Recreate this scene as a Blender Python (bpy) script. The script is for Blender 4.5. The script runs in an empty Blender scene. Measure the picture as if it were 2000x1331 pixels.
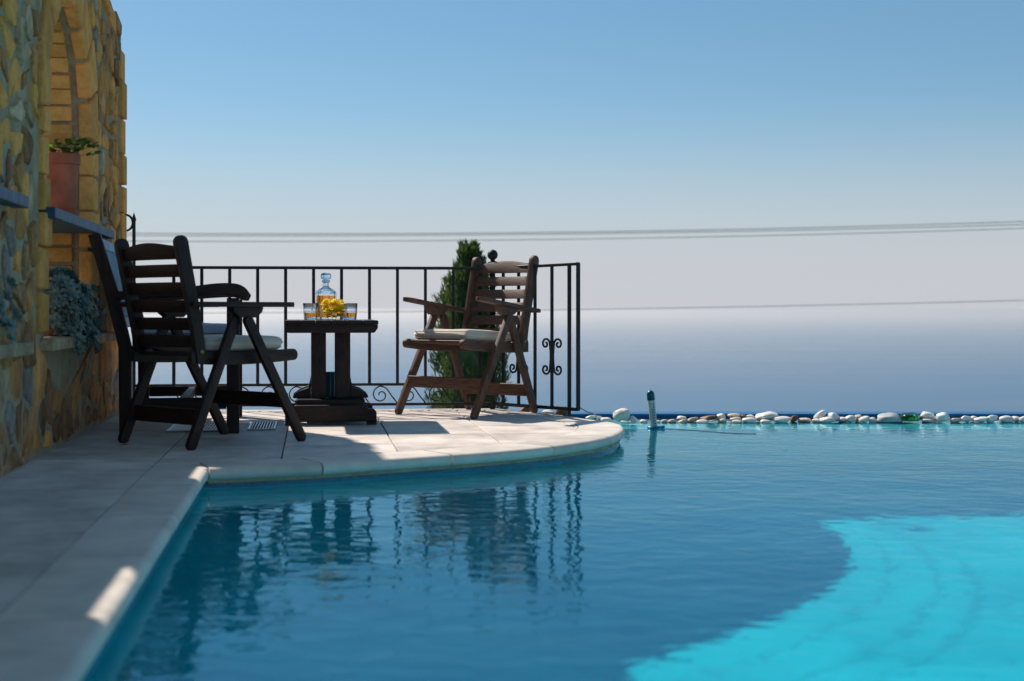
import bpy, bmesh, math, random
from mathutils import Vector, Matrix, noise, geometry
R = math.radians
S = bpy.context.scene
COL = S.collection

# ------------------------------------------------------------------ camera
EYE, FPX = 0.64, 2777.8            # eye height above the terrace, focal length in pixels of a 2000 px frame
cd = bpy.data.cameras.new('camera'); cam = bpy.data.objects.new('camera', cd); COL.objects.link(cam)
cd.lens = 50; cd.sensor_width = 36; cd.shift_y = -0.03025; cd.clip_start = 0.05; cd.clip_end = 400000
cam.location = (0, 0, EYE); cam.rotation_euler = (R(90), 0, 0)
cd.dof.use_dof = True; cd.dof.focus_distance = 8.05; cd.dof.aperture_fstop = 2.5
S.camera = cam

# ------------------------------------------------------------------ sky, sun, exposure
SUN_EL, SUN_AZ = 43.0, 42.0        # the sun stands behind the terrace, to the left of the view
w = bpy.data.worlds.new('World'); S.world = w; w.use_nodes = True
nt = w.node_tree; bg = nt.nodes['Background']
sky = nt.nodes.new('ShaderNodeTexSky'); sky.sky_type = 'NISHITA'; sky.sun_disc = False
sky.sun_elevation = R(SUN_EL); sky.sun_rotation = R(-SUN_AZ); sky.altitude = 250
sky.air_density = 1.0; sky.dust_density = 0.3; sky.ozone_density = 4.0
tc = nt.nodes.new('ShaderNodeTexCoord'); sx = nt.nodes.new('ShaderNodeSeparateXYZ')
mr = nt.nodes.new('ShaderNodeMapRange'); mr.interpolation_type = 'SMOOTHERSTEP'
mr.inputs['From Min'].default_value = -0.02; mr.inputs['From Max'].default_value = 0.172
mr.inputs['To Min'].default_value = 0.93; mr.inputs['To Max'].default_value = 0.0
mx = nt.nodes.new('ShaderNodeMix'); mx.data_type = 'RGBA'
mx.inputs['B'].default_value = (5.85, 6.0, 6.6, 1)       # pale sea haze low over the horizon, the same all round
nt.links.new(tc.outputs['Generated'], sx.inputs[0]); nt.links.new(sx.outputs['Z'], mr.inputs['Value'])
nt.links.new(mr.outputs[0], mx.inputs['Factor']); hs = nt.nodes.new('ShaderNodeHueSaturation'); hs.inputs['Saturation'].default_value = 1.15; hs.inputs['Hue'].default_value = 0.493; nt.links.new(sky.outputs[0], hs.inputs['Color'])
veil = nt.nodes.new('ShaderNodeMix'); veil.data_type = 'RGBA'; veil.inputs['Factor'].default_value = 0.24; veil.inputs['B'].default_value = (2.1, 3.85, 5.1, 1)   # thin even haze added over the whole sky to brighten the shade
nt.links.new(hs.outputs[0], veil.inputs['A']); nt.links.new(veil.outputs['Result'], mx.inputs['A'])
nt.links.new(mx.outputs['Result'], bg.inputs[0]); bg.inputs[1].default_value = 0.09
L = bpy.data.lights.new('sun', 'SUN'); L.energy = 5.0; L.angle = R(0.8); L.color = (1, 0.94, 0.86)
sun = bpy.data.objects.new('sun', L); COL.objects.link(sun)
sd = Vector((math.sin(R(SUN_AZ))*math.cos(R(SUN_EL)), -math.cos(R(SUN_AZ))*math.cos(R(SUN_EL)), -math.sin(R(SUN_EL))))
sun.rotation_euler = sd.to_track_quat('-Z', 'Y').to_euler()
L.cycles.is_caustics_light = True
vs = S.view_settings; vs.view_transform = 'Standard'; vs.look = 'None'; vs.exposure = 0.12; vs.gamma = 1.0; vs.use_curve_mapping = False
cy = S.cycles
cy.use_denoising = True; cy.max_bounces = 14; cy.transmission_bounces = 12; cy.transparent_max_bounces = 12
cy.diffuse_bounces = 6; cy.glossy_bounces = 4; cy.volume_bounces = 3; cy.sample_clamp_indirect = 6.0; cy.blur_glossy = 0.3

# ------------------------------------------------------------------ helpers
rng = random.Random(7)
FA = math.atan2(0.1386, 0.9903)                     # pool and wall run 8 degrees off the view axis
def W(v, u): return (0.9903*v - 0.1386*u, 0.1386*v + 0.9903*u)
def VU(x, d): return (0.9903*x + 0.1386*d, -0.1386*x + 0.9903*d)

def setup(o, parent=None, label=None, cat=None, group=None, kind=None):
    if parent is not None: o.parent = parent
    if label: o['label'] = label
    if cat: o['category'] = cat
    if group: o['group'] = group
    if kind: o['kind'] = kind
    return o
def empty(name, loc, rz=0.0, **k):
    o = bpy.data.objects.new(name, None); COL.objects.link(o); o.location = loc; o.rotation_euler = (0, 0, rz)
    o.empty_display_size = 0.1
    return setup(o, **k)
class MB:
    """collects shapes into one mesh"""
    def __init__(s): s.v = []; s.f = []; s.m = []
    def add(s, v, f, mi=0):
        b = len(s.v); s.v += [tuple(p) for p in v]; s.f += [tuple(i+b for i in q) for q in f]; s.m += [mi]*len(f); return s
    def box(s, x0, x1, y0, y1, z0, z1, mi=0):
        v = [(x0,y0,z0),(x1,y0,z0),(x1,y1,z0),(x0,y1,z0),(x0,y0,z1),(x1,y0,z1),(x1,y1,z1),(x0,y1,z1)]
        return s.add(v, [(3,2,1,0),(4,5,6,7),(0,1,5,4),(1,2,6,5),(2,3,7,6),(3,0,4,7)], mi)
    def beam(s, p0, p1, a, b, side=(1,0,0)):
        """bar from p0 to p1, a wide along side, b the other way"""
        p0 = Vector(p0); p1 = Vector(p1); t = (p1-p0).normalized(); sv = Vector(side); sv = (sv - t*sv.dot(t)).normalized(); n = t.cross(sv)
        v = []
        for p in (p0, p1):
            for i, j in ((-1,-1),(1,-1),(1,1),(-1,1)): v.append(p + sv*(a/2*i) + n*(b/2*j))
        return s.add(v, [(3,2,1,0),(4,5,6,7),(0,1,5,4),(1,2,6,5),(2,3,7,6),(3,0,4,7)])
    def prism(s, poly, axis, t0, t1):
        """extrude a counter-clockwise 2D polygon along axis 0, 1 or 2"""
        def P(a, b, t): return ((t,a,b),(a,t,b),(a,b,t))[axis]
        n = len(poly)
        v = [P(a,b,t0) for a,b in poly] + [P(a,b,t1) for a,b in poly]
        f = [tuple(range(n))[::-1], tuple(range(n,2*n))] + [(i,(i+1)%n,n+(i+1)%n,n+i) for i in range(n)]
        return s.add(v, f)
    def tube(s, pts, r, n=6, caps=True, closed=False):
        pts = [Vector(p) for p in pts]; N = len(pts); rr = r if isinstance(r, (list, tuple)) else [r]*N
        t0 = (pts[1]-pts[0]).normalized(); up = Vector((0,0,1)) if abs(t0.z) < 0.9 else Vector((1,0,0))
        nr = (up - t0*up.dot(t0)).normalized(); v = []; pt = t0
        for i, p in enumerate(pts):
            t = (pts[min(i+1,N-1)] - pts[max(i-1,0)]).normalized()
            nr = (nr - t*nr.dot(t)).normalized(); bn = t.cross(nr)
            for k in range(n):
                a = 2*math.pi*(k+0.5)/n; v.append(p + (nr*math.cos(a)+bn*math.sin(a))*rr[i])
        f = []
        for i in range(N-1):
            for k in range(n): f.append((i*n+k, i*n+(k+1)%n, (i+1)*n+(k+1)%n, (i+1)*n+k))
        if caps: f += [tuple(range(n))[::-1], tuple(range((N-1)*n, N*n))]
        return s.add(v, f)
    def lathe(s, prof, n=24, c=(0,0,0), capb=True, capt=True, phase=0.0):
        v = []; f = []
        for r, z in prof:
            for k in range(n):
                a = 2*math.pi*k/n + phase; v.append((c[0]+r*math.cos(a), c[1]+r*math.sin(a), c[2]+z))
        for i in range(len(prof)-1):
            for k in range(n): f.append((i*n+k, i*n+(k+1)%n, (i+1)*n+(k+1)%n, (i+1)*n+k))
        if capb: f.append(tuple(range(n))[::-1])
        if capt: f.append(tuple(range((len(prof)-1)*n, len(prof)*n)))
        return s.add(v, f)
    def mesh(s, name, mats, smooth=False, bevel=0.0, seg=1, sub=0):
        me = bpy.data.meshes.new(name); me.from_pydata(s.v, [], s.f)
        for m in (mats if isinstance(mats, (list, tuple)) else [mats]): me.materials.append(m)
        me.polygons.foreach_set('material_index', s.m)
        if bevel:
            bm = bmesh.new(); bm.from_mesh(me)
            es = [e for e in bm.edges if len(e.link_faces) == 2 and e.calc_face_angle(0) > 0.5]
            bmesh.ops.bevel(bm, geom=es, offset=bevel, segments=seg, profile=0.6, affect='EDGES', clamp_overlap=True)
            bm.to_mesh(me); bm.free()
        if smooth:
            me.polygons.foreach_set('use_smooth', [True]*len(me.polygons))
            if smooth != 'all': me.set_sharp_from_angle(angle=R(smooth if isinstance(smooth, (int, float)) and smooth > 1 else 40))
        me.update(); return me
    def obj(s, name, mats, parent=None, smooth=False, bevel=0.0, seg=1, **k):
        o = bpy.data.objects.new(name, s.mesh(name, mats, smooth, bevel, seg)); COL.objects.link(o)
        return setup(o, parent, **k)
def ccw(p):
    a = sum(p[i][0]*p[(i+1)%len(p)][1]-p[(i+1)%len(p)][0]*p[i][1] for i in range(len(p)))
    return p if a > 0 else p[::-1]
def clip_convex(poly, conv):
    """part of poly inside the counter-clockwise convex polygon conv"""
    out = poly
    for i in range(len(conv)):
        a, b = conv[i], conv[(i+1)%len(conv)]; src = out; out = []
        side = lambda p: (b[0]-a[0])*(p[1]-a[1])-(b[1]-a[1])*(p[0]-a[0])
        for j in range(len(src)):
            p, q = src[j], src[(j+1)%len(src)]; sp, sq = side(p), side(q)
            if sp >= 0: out.append(p)
            if (sp >= 0) != (sq >= 0):
                t = sp/(sp-sq); out.append((p[0]+(q[0]-p[0])*t, p[1]+(q[1]-p[1])*t))
        if len(out) < 3: return []
    return out
def inset_poly(poly, g):
    n = len(poly); r = []
    for i in range(n):
        a, b, c = Vector(poly[i-1]), Vector(poly[i]), Vector(poly[(i+1)%n])
        d1 = (b-a); d2 = (c-b)
        if d1.length < 1e-6 or d2.length < 1e-6: r.append(tuple(b)); continue
        n1 = Vector((-d1.y, d1.x)).normalized(); n2 = Vector((-d2.y, d2.x)).normalized(); m = n1+n2
        k = m.dot(n1)
        r.append(tuple(b + m*(g/max(k, 0.45))))
    return r
def area(p): return abs(sum(p[i][0]*p[(i+1)%len(p)][1]-p[(i+1)%len(p)][0]*p[i][1] for i in range(len(p))))/2
def catmull(pts, per=8):
    out = []; n = len(pts)
    for i in range(n-1):
        p0, p1, p2, p3 = [Vector(pts[max(0, min(n-1, k))]) for k in (i-1, i, i+1, i+2)]
        for j in range(per):
            t = j/per
            out.append(0.5*((2*p1)+(p2-p0)*t+(2*p0-5*p1+4*p2-p3)*t*t+(3*p1-p0-3*p2+p3)*t**3))
    out.append(Vector(pts[-1])); return out

# ------------------------------------------------------------------ materials
def material(name, col, rough=0.6, var=0.25, scale=6.0, stretch=(1,1,1), bump=0.0, bscale=40.0, col2=None, metal=0.0, rand=0.0, spec=0.5, coat=0.0, detail=5.0, bdist=0.004, rvar=0.0, coord='Object'):
    m = bpy.data.materials.new(name); m.use_nodes = True; n = m.node_tree; p = n.nodes['Principled BSDF']
    p.inputs['Roughness'].default_value = rough; p.inputs['Metallic'].default_value = metal
    p.inputs['Specular IOR Level'].default_value = spec; p.inputs['Coat Weight'].default_value = coat; p.inputs['Coat Roughness'].default_value = 0.15
    tc = n.nodes.new('ShaderNodeTexCoord'); mp = n.nodes.new('ShaderNodeMapping'); mp.inputs['Scale'].default_value = stretch
    n.links.new(tc.outputs[coord], mp.inputs[0])
    vec = mp.outputs[0]
    oi = n.nodes.new('ShaderNodeObjectInfo')
    ad = n.nodes.new('ShaderNodeVectorMath'); ad.operation = 'MULTIPLY_ADD'; ad.inputs[1].default_value = (37, 23, 11)
    n.links.new(oi.outputs['Random'], ad.inputs[0]); n.links.new(vec, ad.inputs[2]); vec = ad.outputs[0]
    tx = n.nodes.new('ShaderNodeTexNoise'); tx.inputs['Scale'].default_value = scale; tx.inputs['Detail'].default_value = detail; tx.inputs['Roughness'].default_value = 0.62
    n.links.new(vec, tx.inputs['Vector'])
    c2 = col2 or tuple(c*(1-var*1.6) for c in col); c1 = tuple(min(1, c*(1+var*0.5)) for c in col)
    rp = n.nodes.new('ShaderNodeValToRGB'); rp.color_ramp.elements[0].position = 0.3; rp.color_ramp.elements[1].position = 0.7
    rp.color_ramp.elements[0].color = (*c2, 1); rp.color_ramp.elements[1].color = (*c1, 1)
    n.links.new(tx.outputs['Fac'], rp.inputs[0]); colout = rp.outputs[0]
    if rand:
        hs = n.nodes.new('ShaderNodeHueSaturation'); mr = n.nodes.new('ShaderNodeMapRange')
        mr.inputs['To Min'].default_value = 1-rand; mr.inputs['To Max'].default_value = 1+rand
        n.links.new(oi.outputs['Random'], mr.inputs['Value']); n.links.new(mr.outputs[0], hs.inputs['Value']); n.links.new(colout, hs.inputs['Color']); colout = hs.outputs[0]
    n.links.new(colout, p.inputs['Base Color'])
    if rvar:
        m2 = n.nodes.new('ShaderNodeMapRange'); m2.inputs['To Min'].default_value = max(0.02, rough-rvar); m2.inputs['To Max'].default_value = min(1, rough+rvar)
        n.links.new(tx.outputs['Fac'], m2.inputs['Value']); n.links.new(m2.outputs[0], p.inputs['Roughness'])
    if bump:
        t2 = n.nodes.new('ShaderNodeTexNoise'); t2.inputs['Scale'].default_value = bscale; t2.inputs['Detail'].default_value = 6; n.links.new(vec, t2.inputs['Vector'])
        b = n.nodes.new('ShaderNodeBump'); b.inputs['Strength'].default_value = bump; b.inputs['Distance'].default_value = bdist
        n.links.new(t2.outputs['Fac'], b.inputs['Height']); n.links.new(b.outputs[0], p.inputs['Normal'])
    return m
def matte(*ms):
    for m_ in ms: m_.node_tree.nodes['Principled BSDF'].inputs['Specular IOR Level'].default_value = 0.12
def glass(name, col=(1,1,1), ior=1.5, rough=0.0):
    m = bpy.data.materials.new(name); m.use_nodes = True; p = m.node_tree.nodes['Principled BSDF']
    p.inputs['Base Color'].default_value = (*col, 1); p.inputs['Transmission Weight'].default_value = 1; p.inputs['IOR'].default_value = ior; p.inputs['Roughness'].default_value = rough
    return m
M = {}
M['slab'] = material('pale limestone', (0.81, 0.69, 0.60), 0.62, 0.24, 3.0, stretch=(1.25,1,1), bump=0.25, bscale=60, rand=0.10, rvar=0.12)
M['coping'] = material('pale marble', (0.82, 0.71, 0.60), 0.5, 0.16, 5, bump=0.18, bscale=50, rand=0.06, rvar=0.12)
M['grout'] = material('joint mortar', (0.16, 0.14, 0.12), 0.9, 0.3, 20)
M['mortar'] = material('olive lime mortar', (0.42, 0.335, 0.215), 0.95, 0.35, 9, bump=0.9, bscale=45, bdist=0.012, col2=(0.29, 0.235, 0.155))
M['sand'] = material('ochre sandstone', (0.80, 0.365, 0.105), 0.9, 0.3, 14, bump=0.9, bscale=55, rand=0.22, col2=(0.62, 0.29, 0.075), bdist=0.012)
STONES = [M['sand'],
          material('orange fieldstone', (0.66, 0.31, 0.105), 0.85, 0.4, 9, bump=1.0, bscale=30, rand=0.3, col2=(0.40, 0.20, 0.08), bdist=0.022),
          material('brown fieldstone', (0.48, 0.25, 0.12), 0.85, 0.4, 9, bump=1.0, bscale=30, rand=0.3, bdist=0.022),
          material('slate blue fieldstone', (0.34, 0.28, 0.24), 0.8, 0.5, 8, bump=1.0, bscale=28, rand=0.3, col2=(0.17, 0.13, 0.11), bdist=0.022),
          material('cream fieldstone', (0.62, 0.45, 0.27), 0.85, 0.35, 8, bump=1.0, bscale=30, rand=0.2, bdist=0.022)]
matte(M['slab'], M['coping'], M['mortar'], *STONES)
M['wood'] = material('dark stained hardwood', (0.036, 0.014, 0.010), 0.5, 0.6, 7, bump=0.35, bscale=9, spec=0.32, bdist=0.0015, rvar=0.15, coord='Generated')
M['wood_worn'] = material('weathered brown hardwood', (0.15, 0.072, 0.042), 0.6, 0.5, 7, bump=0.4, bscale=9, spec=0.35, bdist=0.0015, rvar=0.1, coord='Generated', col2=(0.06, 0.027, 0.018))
M['shelf'] = material('blue grey painted board', (0.028, 0.11, 0.19), 0.55, 0.5, 10, bump=0.3)
M['iron'] = material('black painted wrought iron', (0.016, 0.015, 0.017), 0.6, 0.4, 30, bump=0.3, bscale=120, bdist=0.001)
M['rust'] = material('rusty iron', (0.16, 0.06, 0.03), 0.85, 0.5, 30, bump=0.5)
M['cushion'] = material('cream cushion cloth', (0.74, 0.64, 0.52), 0.85, 0.10, 8, bump=0.35, bscale=300, bdist=0.001)
M['cushion_blue'] = material('pale grey blue cushion cloth', (0.42, 0.47, 0.52), 0.85, 0.10, 8, bump=0.35, bscale=300, bdist=0.001)
M['brass'] = material('brass fitting', (0.45, 0.30, 0.10), 0.4, 0.3, 40, metal=1.0)
M['terra'] = material('terracotta', (0.48, 0.14, 0.07), 0.75, 0.25, 9, bump=0.3, bscale=60)
M['bluepaint'] = material('blue pool paint', (0.012, 0.16, 0.36), 0.55, 0.25, 12, bump=0.2)
M['white_stone'] = material('white river pebble', (0.84, 0.79, 0.72), 0.55, 0.16, 18, bump=0.25, bscale=40, rand=0.1)
M['cream_stone'] = material('cream river pebble', (0.70, 0.55, 0.40), 0.6, 0.3, 22, bump=0.3, bscale=40, rand=0.12)
M['brown_stone'] = material('rust brown river pebble', (0.26, 0.12, 0.055), 0.6, 0.4, 25, bump=0.3, bscale=40, rand=0.15)
M['grey_stone'] = material('grey white river pebble', (0.52, 0.51, 0.50), 0.6, 0.3, 22, bump=0.3, bscale=40)
for k_ in ('white_stone', 'cream_stone', 'grey_stone'):
    p_ = M[k_].node_tree.nodes['Principled BSDF']; p_.inputs['Subsurface Weight'].default_value = 0.5; p_.inputs['Subsurface Radius'].default_value = (0.02, 0.015, 0.012); p_.inputs['Subsurface Scale'].default_value = 0.8
M['steel'] = material('brushed steel grate', (0.30, 0.34, 0.38), 0.3, 0.2, 30, metal=1.0)
M['cable'] = material('grey power cable', (0.10, 0.11, 0.12), 0.7, 0.1, 5)
M['bark'] = material('cypress bark', (0.11, 0.08, 0.055), 0.9, 0.4, 20, bump=0.8)
M['glass'] = glass('clear glass')
def thin_glass():
    m = bpy.data.materials.new('thin bowl glass'); m.use_nodes = True; n = m.node_tree; n.nodes.clear()
    o = n.nodes.new('ShaderNodeOutputMaterial'); ms = n.nodes.new('ShaderNodeMixShader'); fr = n.nodes.new('ShaderNodeLayerWeight'); fr.inputs[0].default_value = 0.12
    t = n.nodes.new('ShaderNodeBsdfTransparent'); t.inputs[0].default_value = (0.94, 0.97, 0.96, 1); g = n.nodes.new('ShaderNodeBsdfGlossy'); g.inputs['Roughness'].default_value = 0.02
    n.links.new(fr.outputs['Facing'], ms.inputs[0]); n.links.new(t.outputs[0], ms.inputs[1]); n.links.new(g.outputs[0], ms.inputs[2]); n.links.new(ms.outputs[0], o.inputs[0]); return m
M['thin_glass'] = thin_glass()
M['whisky'] = glass('amber whisky', (0.90, 0.34, 0.035), 1.36)
M['teal'] = material('teal plastic', (0.004, 0.075, 0.12), 0.3, 0.1, 10)
M['tealring'] = material('blue plastic float', (0.006, 0.16, 0.28), 0.3, 0.1, 10)
M['card'] = material('ivory scale card', (0.62, 0.58, 0.46), 0.5, 0.05, 10)
M['ink'] = material('dark printing ink', (0.04, 0.03, 0.03), 0.6, 0.1, 10)
M['green_glass'] = glass('green sea glass', (0.02, 0.22, 0.05), 1.45, 0.12)
M['soil'] = material('potting soil', (0.05, 0.035, 0.025), 0.95, 0.4, 30)
M['white_paint'] = material('white boat paint', (0.8, 0.8, 0.8), 0.4, 0.05, 3)

def leafmat(name, c1, c2, scale=9, trans=0.25):
    m = material(name, c1, 0.55, 0.3, scale, col2=c2); n = m.node_tree; p = n.nodes['Principled BSDF']; out = n.nodes['Material Output']
    tr = n.nodes.new('ShaderNodeBsdfTranslucent'); ms = n.nodes.new('ShaderNodeMixShader'); ms.inputs[0].default_value = trans
    src = p.inputs['Base Color'].links[0].from_socket
    n.links.new(src, tr.inputs[0]); n.links.new(p.outputs[0], ms.inputs[1]); n.links.new(tr.outputs[0], ms.inputs[2]); n.links.new(ms.outputs[0], out.inputs[0])
    return m
M['cypress'] = leafmat('cypress foliage', (0.115, 0.165, 0.035), (0.05, 0.085, 0.025), 5, 0.35)
M['pelargonium'] = leafmat('young green leaves', (0.20, 0.28, 0.04), (0.07, 0.13, 0.02), 14, 0.4)
M['succulent'] = leafmat('grey green succulent leaves', (0.24, 0.33, 0.28), (0.12, 0.19, 0.17), 14, 0.15)
M['chip'] = leafmat('golden potato crisp', (0.98, 0.84, 0.20), (0.95, 0.70, 0.08), 40, 0.55)
M['dryleaf'] = material('dry brown leaf', (0.10, 0.06, 0.03), 0.8, 0.3, 30)

def tile_material():
    m = bpy.data.materials.new('blue glass mosaic'); m.use_nodes = True; n = m.node_tree; p = n.nodes['Principled BSDF']
    tc = n.nodes.new('ShaderNodeTexCoord'); uv = n.nodes.new('ShaderNodeUVMap')
    b = n.nodes.new('ShaderNodeTexBrick'); b.offset = 0; b.inputs['Scale'].default_value = 1.0
    b.inputs['Brick Width'].default_value = 0.025; b.inputs['Row Height'].default_value = 0.025; b.inputs['Mortar Size'].default_value = 0.0012; b.inputs['Bias'].default_value = 0
    b.inputs['Color1'].default_value = (0.008, 0.10, 0.18, 1); b.inputs['Color2'].default_value = (0.02, 0.17, 0.25, 1); b.inputs['Mortar'].default_value = (0.08, 0.17, 0.2, 1)
    n.links.new(uv.outputs[0], b.inputs['Vector']); n.links.new(b.outputs['Color'], p.inputs['Base Color']); p.inputs['Roughness'].default_value = 0.25
    bp = n.nodes.new('ShaderNodeBump'); bp.invert = True; bp.inputs['Strength'].default_value = 0.5; bp.inputs['Distance'].default_value = 0.002
    n.links.new(b.outputs['Fac'], bp.inputs['Height']); n.links.new(bp.outputs[0], p.inputs['Normal'])
    return m
M['mosaic'] = tile_material()
M['poolfloor'] = material('turquoise pool plaster', (0.014, 0.72, 0.79), 0.8, 0.12, 1.6, col2=(0.008, 0.52, 0.63))
M['weir'] = material('pale blue weir plaster', (0.50, 0.56, 0.60), 0.7, 0.1, 3)

def water_material():
    m = bpy.data.materials.new('pool water'); m.use_nodes = True; n = m.node_tree; n.nodes.clear()
    o = n.nodes.new('ShaderNodeOutputMaterial'); mx = n.nodes.new('ShaderNodeMixShader')
    fr = n.nodes.new('ShaderNodeFresnel'); fr.inputs[0].default_value = 1.333
    rf = n.nodes.new('ShaderNodeBsdfRefraction'); rf.inputs['IOR'].default_value = 1.333; rf.inputs['Roughness'].default_value = 0; rf.inputs['Color'].default_value = (0.4, 0.98, 1.0, 1)
    gl = n.nodes.new('ShaderNodeBsdfGlossy'); gl.inputs['Roughness'].default_value = 0.0; gl.inputs['Color'].default_value = (0.62, 0.91, 1.0, 1)
    tc = n.nodes.new('ShaderNodeTexCoord')
    def tex(scale, st, det, dist):
        mp = n.nodes.new('ShaderNodeMapping'); mp.inputs['Scale'].default_value = st; n.links.new(tc.outputs['Object'], mp.inputs[0])
        t = n.nodes.new('ShaderNodeTexNoise'); t.inputs['Scale'].default_value = scale; t.inputs['Detail'].default_value = det; t.inputs['Distortion'].default_value = dist
        t.inputs['Roughness'].default_value = 0.45
        n.links.new(mp.outputs[0], t.inputs['Vector']); return t.outputs['Fac']
    a = tex(9.0, (1, 1.25, 1), 2.5, 0.4); b = tex(1.4, (1, 1.2, 1), 1.5, 0.2)
    b1 = n.nodes.new('ShaderNodeBump'); b1.inputs['Strength'].default_value = 1.0; b1.inputs['Distance'].default_value = 0.0028; n.links.new(a, b1.inputs['Height'])
    b2 = n.nodes.new('ShaderNodeBump'); b2.inputs['Strength'].default_value = 1.0; b2.inputs['Distance'].default_value = 0.0055; n.links.new(b, b2.inputs['Height']); n.links.new(b1.outputs[0], b2.inputs['Normal'])
    for q in (fr, rf, gl): n.links.new(b2.outputs[0], q.inputs['Normal'])
    n.links.new(fr.outputs[0], mx.inputs[0]); n.links.new(rf.outputs[0], mx.inputs[1]); n.links.new(gl.outputs[0], mx.inputs[2]); n.links.new(mx.outputs[0], o.inputs[0])
    return m
M['water'] = water_material()
def sea_material():
    m = bpy.data.materials.new('sea water'); m.use_nodes = True; n = m.node_tree; p = n.nodes['Principled BSDF']
    p.inputs['IOR'].default_value = 1.333
    tc = n.nodes.new('ShaderNodeTexCoord'); mp = n.nodes.new('ShaderNodeMapping'); mp.inputs['Scale'].default_value = (0.0004, 0.0011, 1); n.links.new(tc.outputs['Object'], mp.inputs[0])
    t = n.nodes.new('ShaderNodeTexNoise'); t.inputs['Scale'].default_value = 1; t.inputs['Detail'].default_value = 5; t.inputs['Distortion'].default_value = 0.6; n.links.new(mp.outputs[0], t.inputs['Vector'])
    r = n.nodes.new('ShaderNodeMapRange'); r.inputs['From Min'].default_value = 0.3; r.inputs['From Max'].default_value = 0.7; r.inputs['To Min'].default_value = 0.24; r.inputs['To Max'].default_value = 0.36
    n.links.new(t.outputs['Fac'], r.inputs['Value']); n.links.new(r.outputs[0], p.inputs['Roughness'])
    cr = n.nodes.new('ShaderNodeValToRGB'); cr.color_ramp.elements[0].position = 0.36; cr.color_ramp.elements[1].position = 0.66; cr.color_ramp.elements[0].color = (0.002, 0.078, 0.175, 1); cr.color_ramp.elements[1].color = (0.004, 0.118, 0.235, 1); n.links.new(t.outputs['Fac'], cr.inputs[0]); n.links.new(cr.outputs[0], p.inputs['Base Color']); p.inputs['Specular IOR Level'].default_value = 0.16
    return m
M['sea'] = sea_material()
M['hill'] = material('dry hillside scrub', (0.12, 0.10, 0.06), 0.95, 0.5, 0.5, bump=0.5, bscale=3, col2=(0.05, 0.06, 0.03))

# ------------------------------------------------------------------ sea, hillside, air
SEA = -250.0
s = MB(); s.add([(-90000, 300, SEA), (90000, 300, SEA), (90000, 90000, SEA), (-90000, 90000, SEA)], [(0,1,2,3)])
s.obj('sea', M['sea'], kind='structure')
h = MB(); NX, NY = 60, 50; hv = []
for j in range(NY+1):
    yy = -14 + 24.5*(j/10) if j <= 10 else 10.5 + 520*((j-10)/(NY-10))**2.2
    for i in range(NX+1):
        k = i/NX*2-1; xx = k*12 + 250*k*abs(k)**3
        if yy <= 10.5: z = -2.6
        else: z = -2.6 - (yy-10.5)*0.49
        z += min(1.0, max(0.0, (yy-8)/20))*2.5*noise.fractal(Vector((xx*.05, yy*.05, 0)), 1, 2, 4)
        hv.append((xx, yy, z))
h.add(hv, [(j*(NX+1)+i, j*(NX+1)+i+1, (j+1)*(NX+1)+i+1, (j+1)*(NX+1)+i) for j in range(NY) for i in range(NX)])
h.obj('hillside', M['hill'], smooth='all', kind='structure')
hz = MB().box(-95000, 95000, -40, 95000, SEA-2, 4.2)
hm = bpy.data.materials.new('sea air'); hm.use_nodes = True; k = hm.node_tree; k.nodes.clear()
ho = k.nodes.new('ShaderNodeOutputMaterial'); pv = k.nodes.new('ShaderNodeVolumePrincipled')
pv.inputs['Density'].default_value = 0.000062; pv.inputs['Color'].default_value = (0.98, 0.885, 0.81, 1); pv.inputs['Anisotropy'].default_value = 0.48
k.links.new(pv.outputs[0], ho.inputs['Volume'])
hz.obj('haze', hm, kind='stuff')

# ------------------------------------------------------------------ terrace and pool (local axes: x = across the walk, y = along the wall)
WALLV, EDGEV, JOINTV, WATER = -1.165, -0.414, -0.65, -0.08
arc = [tuple(p.xy) for p in catmull([(x, y, 0) for x, y in [(-0.414,5.83),(-0.023,5.93),(0.3675,6.11),(0.844,6.36),(1.169,6.61),(1.45,6.96),(1.62,7.35),(1.70,7.72),(1.68,7.96),(1.60,8.15)]], 6)]
endv = VU(0.44, 8.62); backc = VU(-0.08, 9.26); backl = VU(-2.9, 9.08)
outer = ccw(arc + [(1.56,8.38), endv, backc, backl, (WALLV-0.25, 5.83)])
ter = MB()
def sheet(mb, poly, z0, z1): mb.prism(ccw(poly), 2, z0, z1)
sheet(ter, inset_poly(outer, 0.03), -0.068, -0.014)
ter.box(-4.5, EDGEV-0.03, -4.0, 5.86, -0.0681, -0.0141)
terrace = ter.obj('terrace', M['grout']); terrace.rotation_euler = (0, 0, FA); terrace['kind'] = 'structure'
# paving slabs on a 0.505 x 0.515 m grid
slab_mesh = {}
def slab(poly, z0, z1, name, mat, bevel=0.003):
    c = (sum(p[0] for p in poly)/len(poly), sum(p[1] for p in poly)/len(poly))
    mb = MB().prism([(p[0]-c[0], p[1]-c[1]) for p in ccw(poly)], 2, z0, z1)
    o = mb.obj(name, mat, terrace, bevel=bevel, seg=1); o.location = (c[0], c[1], 0); return o
GAP = 0.0035
inner = []
for i in range(len(arc)):
    a = Vector(arc[max(0, i-1)]); b = Vector(arc[min(len(arc)-1, i+1)]); t = (b-a).normalized(); nrm = Vector((-t.y, t.x))
    inner.append(tuple(Vector(arc[i]) + nrm*0.25))
def hull(pts):
    pts = sorted(set(pts)); lo = []; up = []
    for seq, h_ in ((pts, lo), (pts[::-1], up)):
        for p in seq:
            while len(h_) > 1 and (h_[-1][0]-h_[-2][0])*(p[1]-h_[-2][1]) - (h_[-1][1]-h_[-2][1])*(p[0]-h_[-2][0]) <= 0: h_.pop()
            h_.append(p)
    return lo[:-1] + up[:-1]
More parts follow.
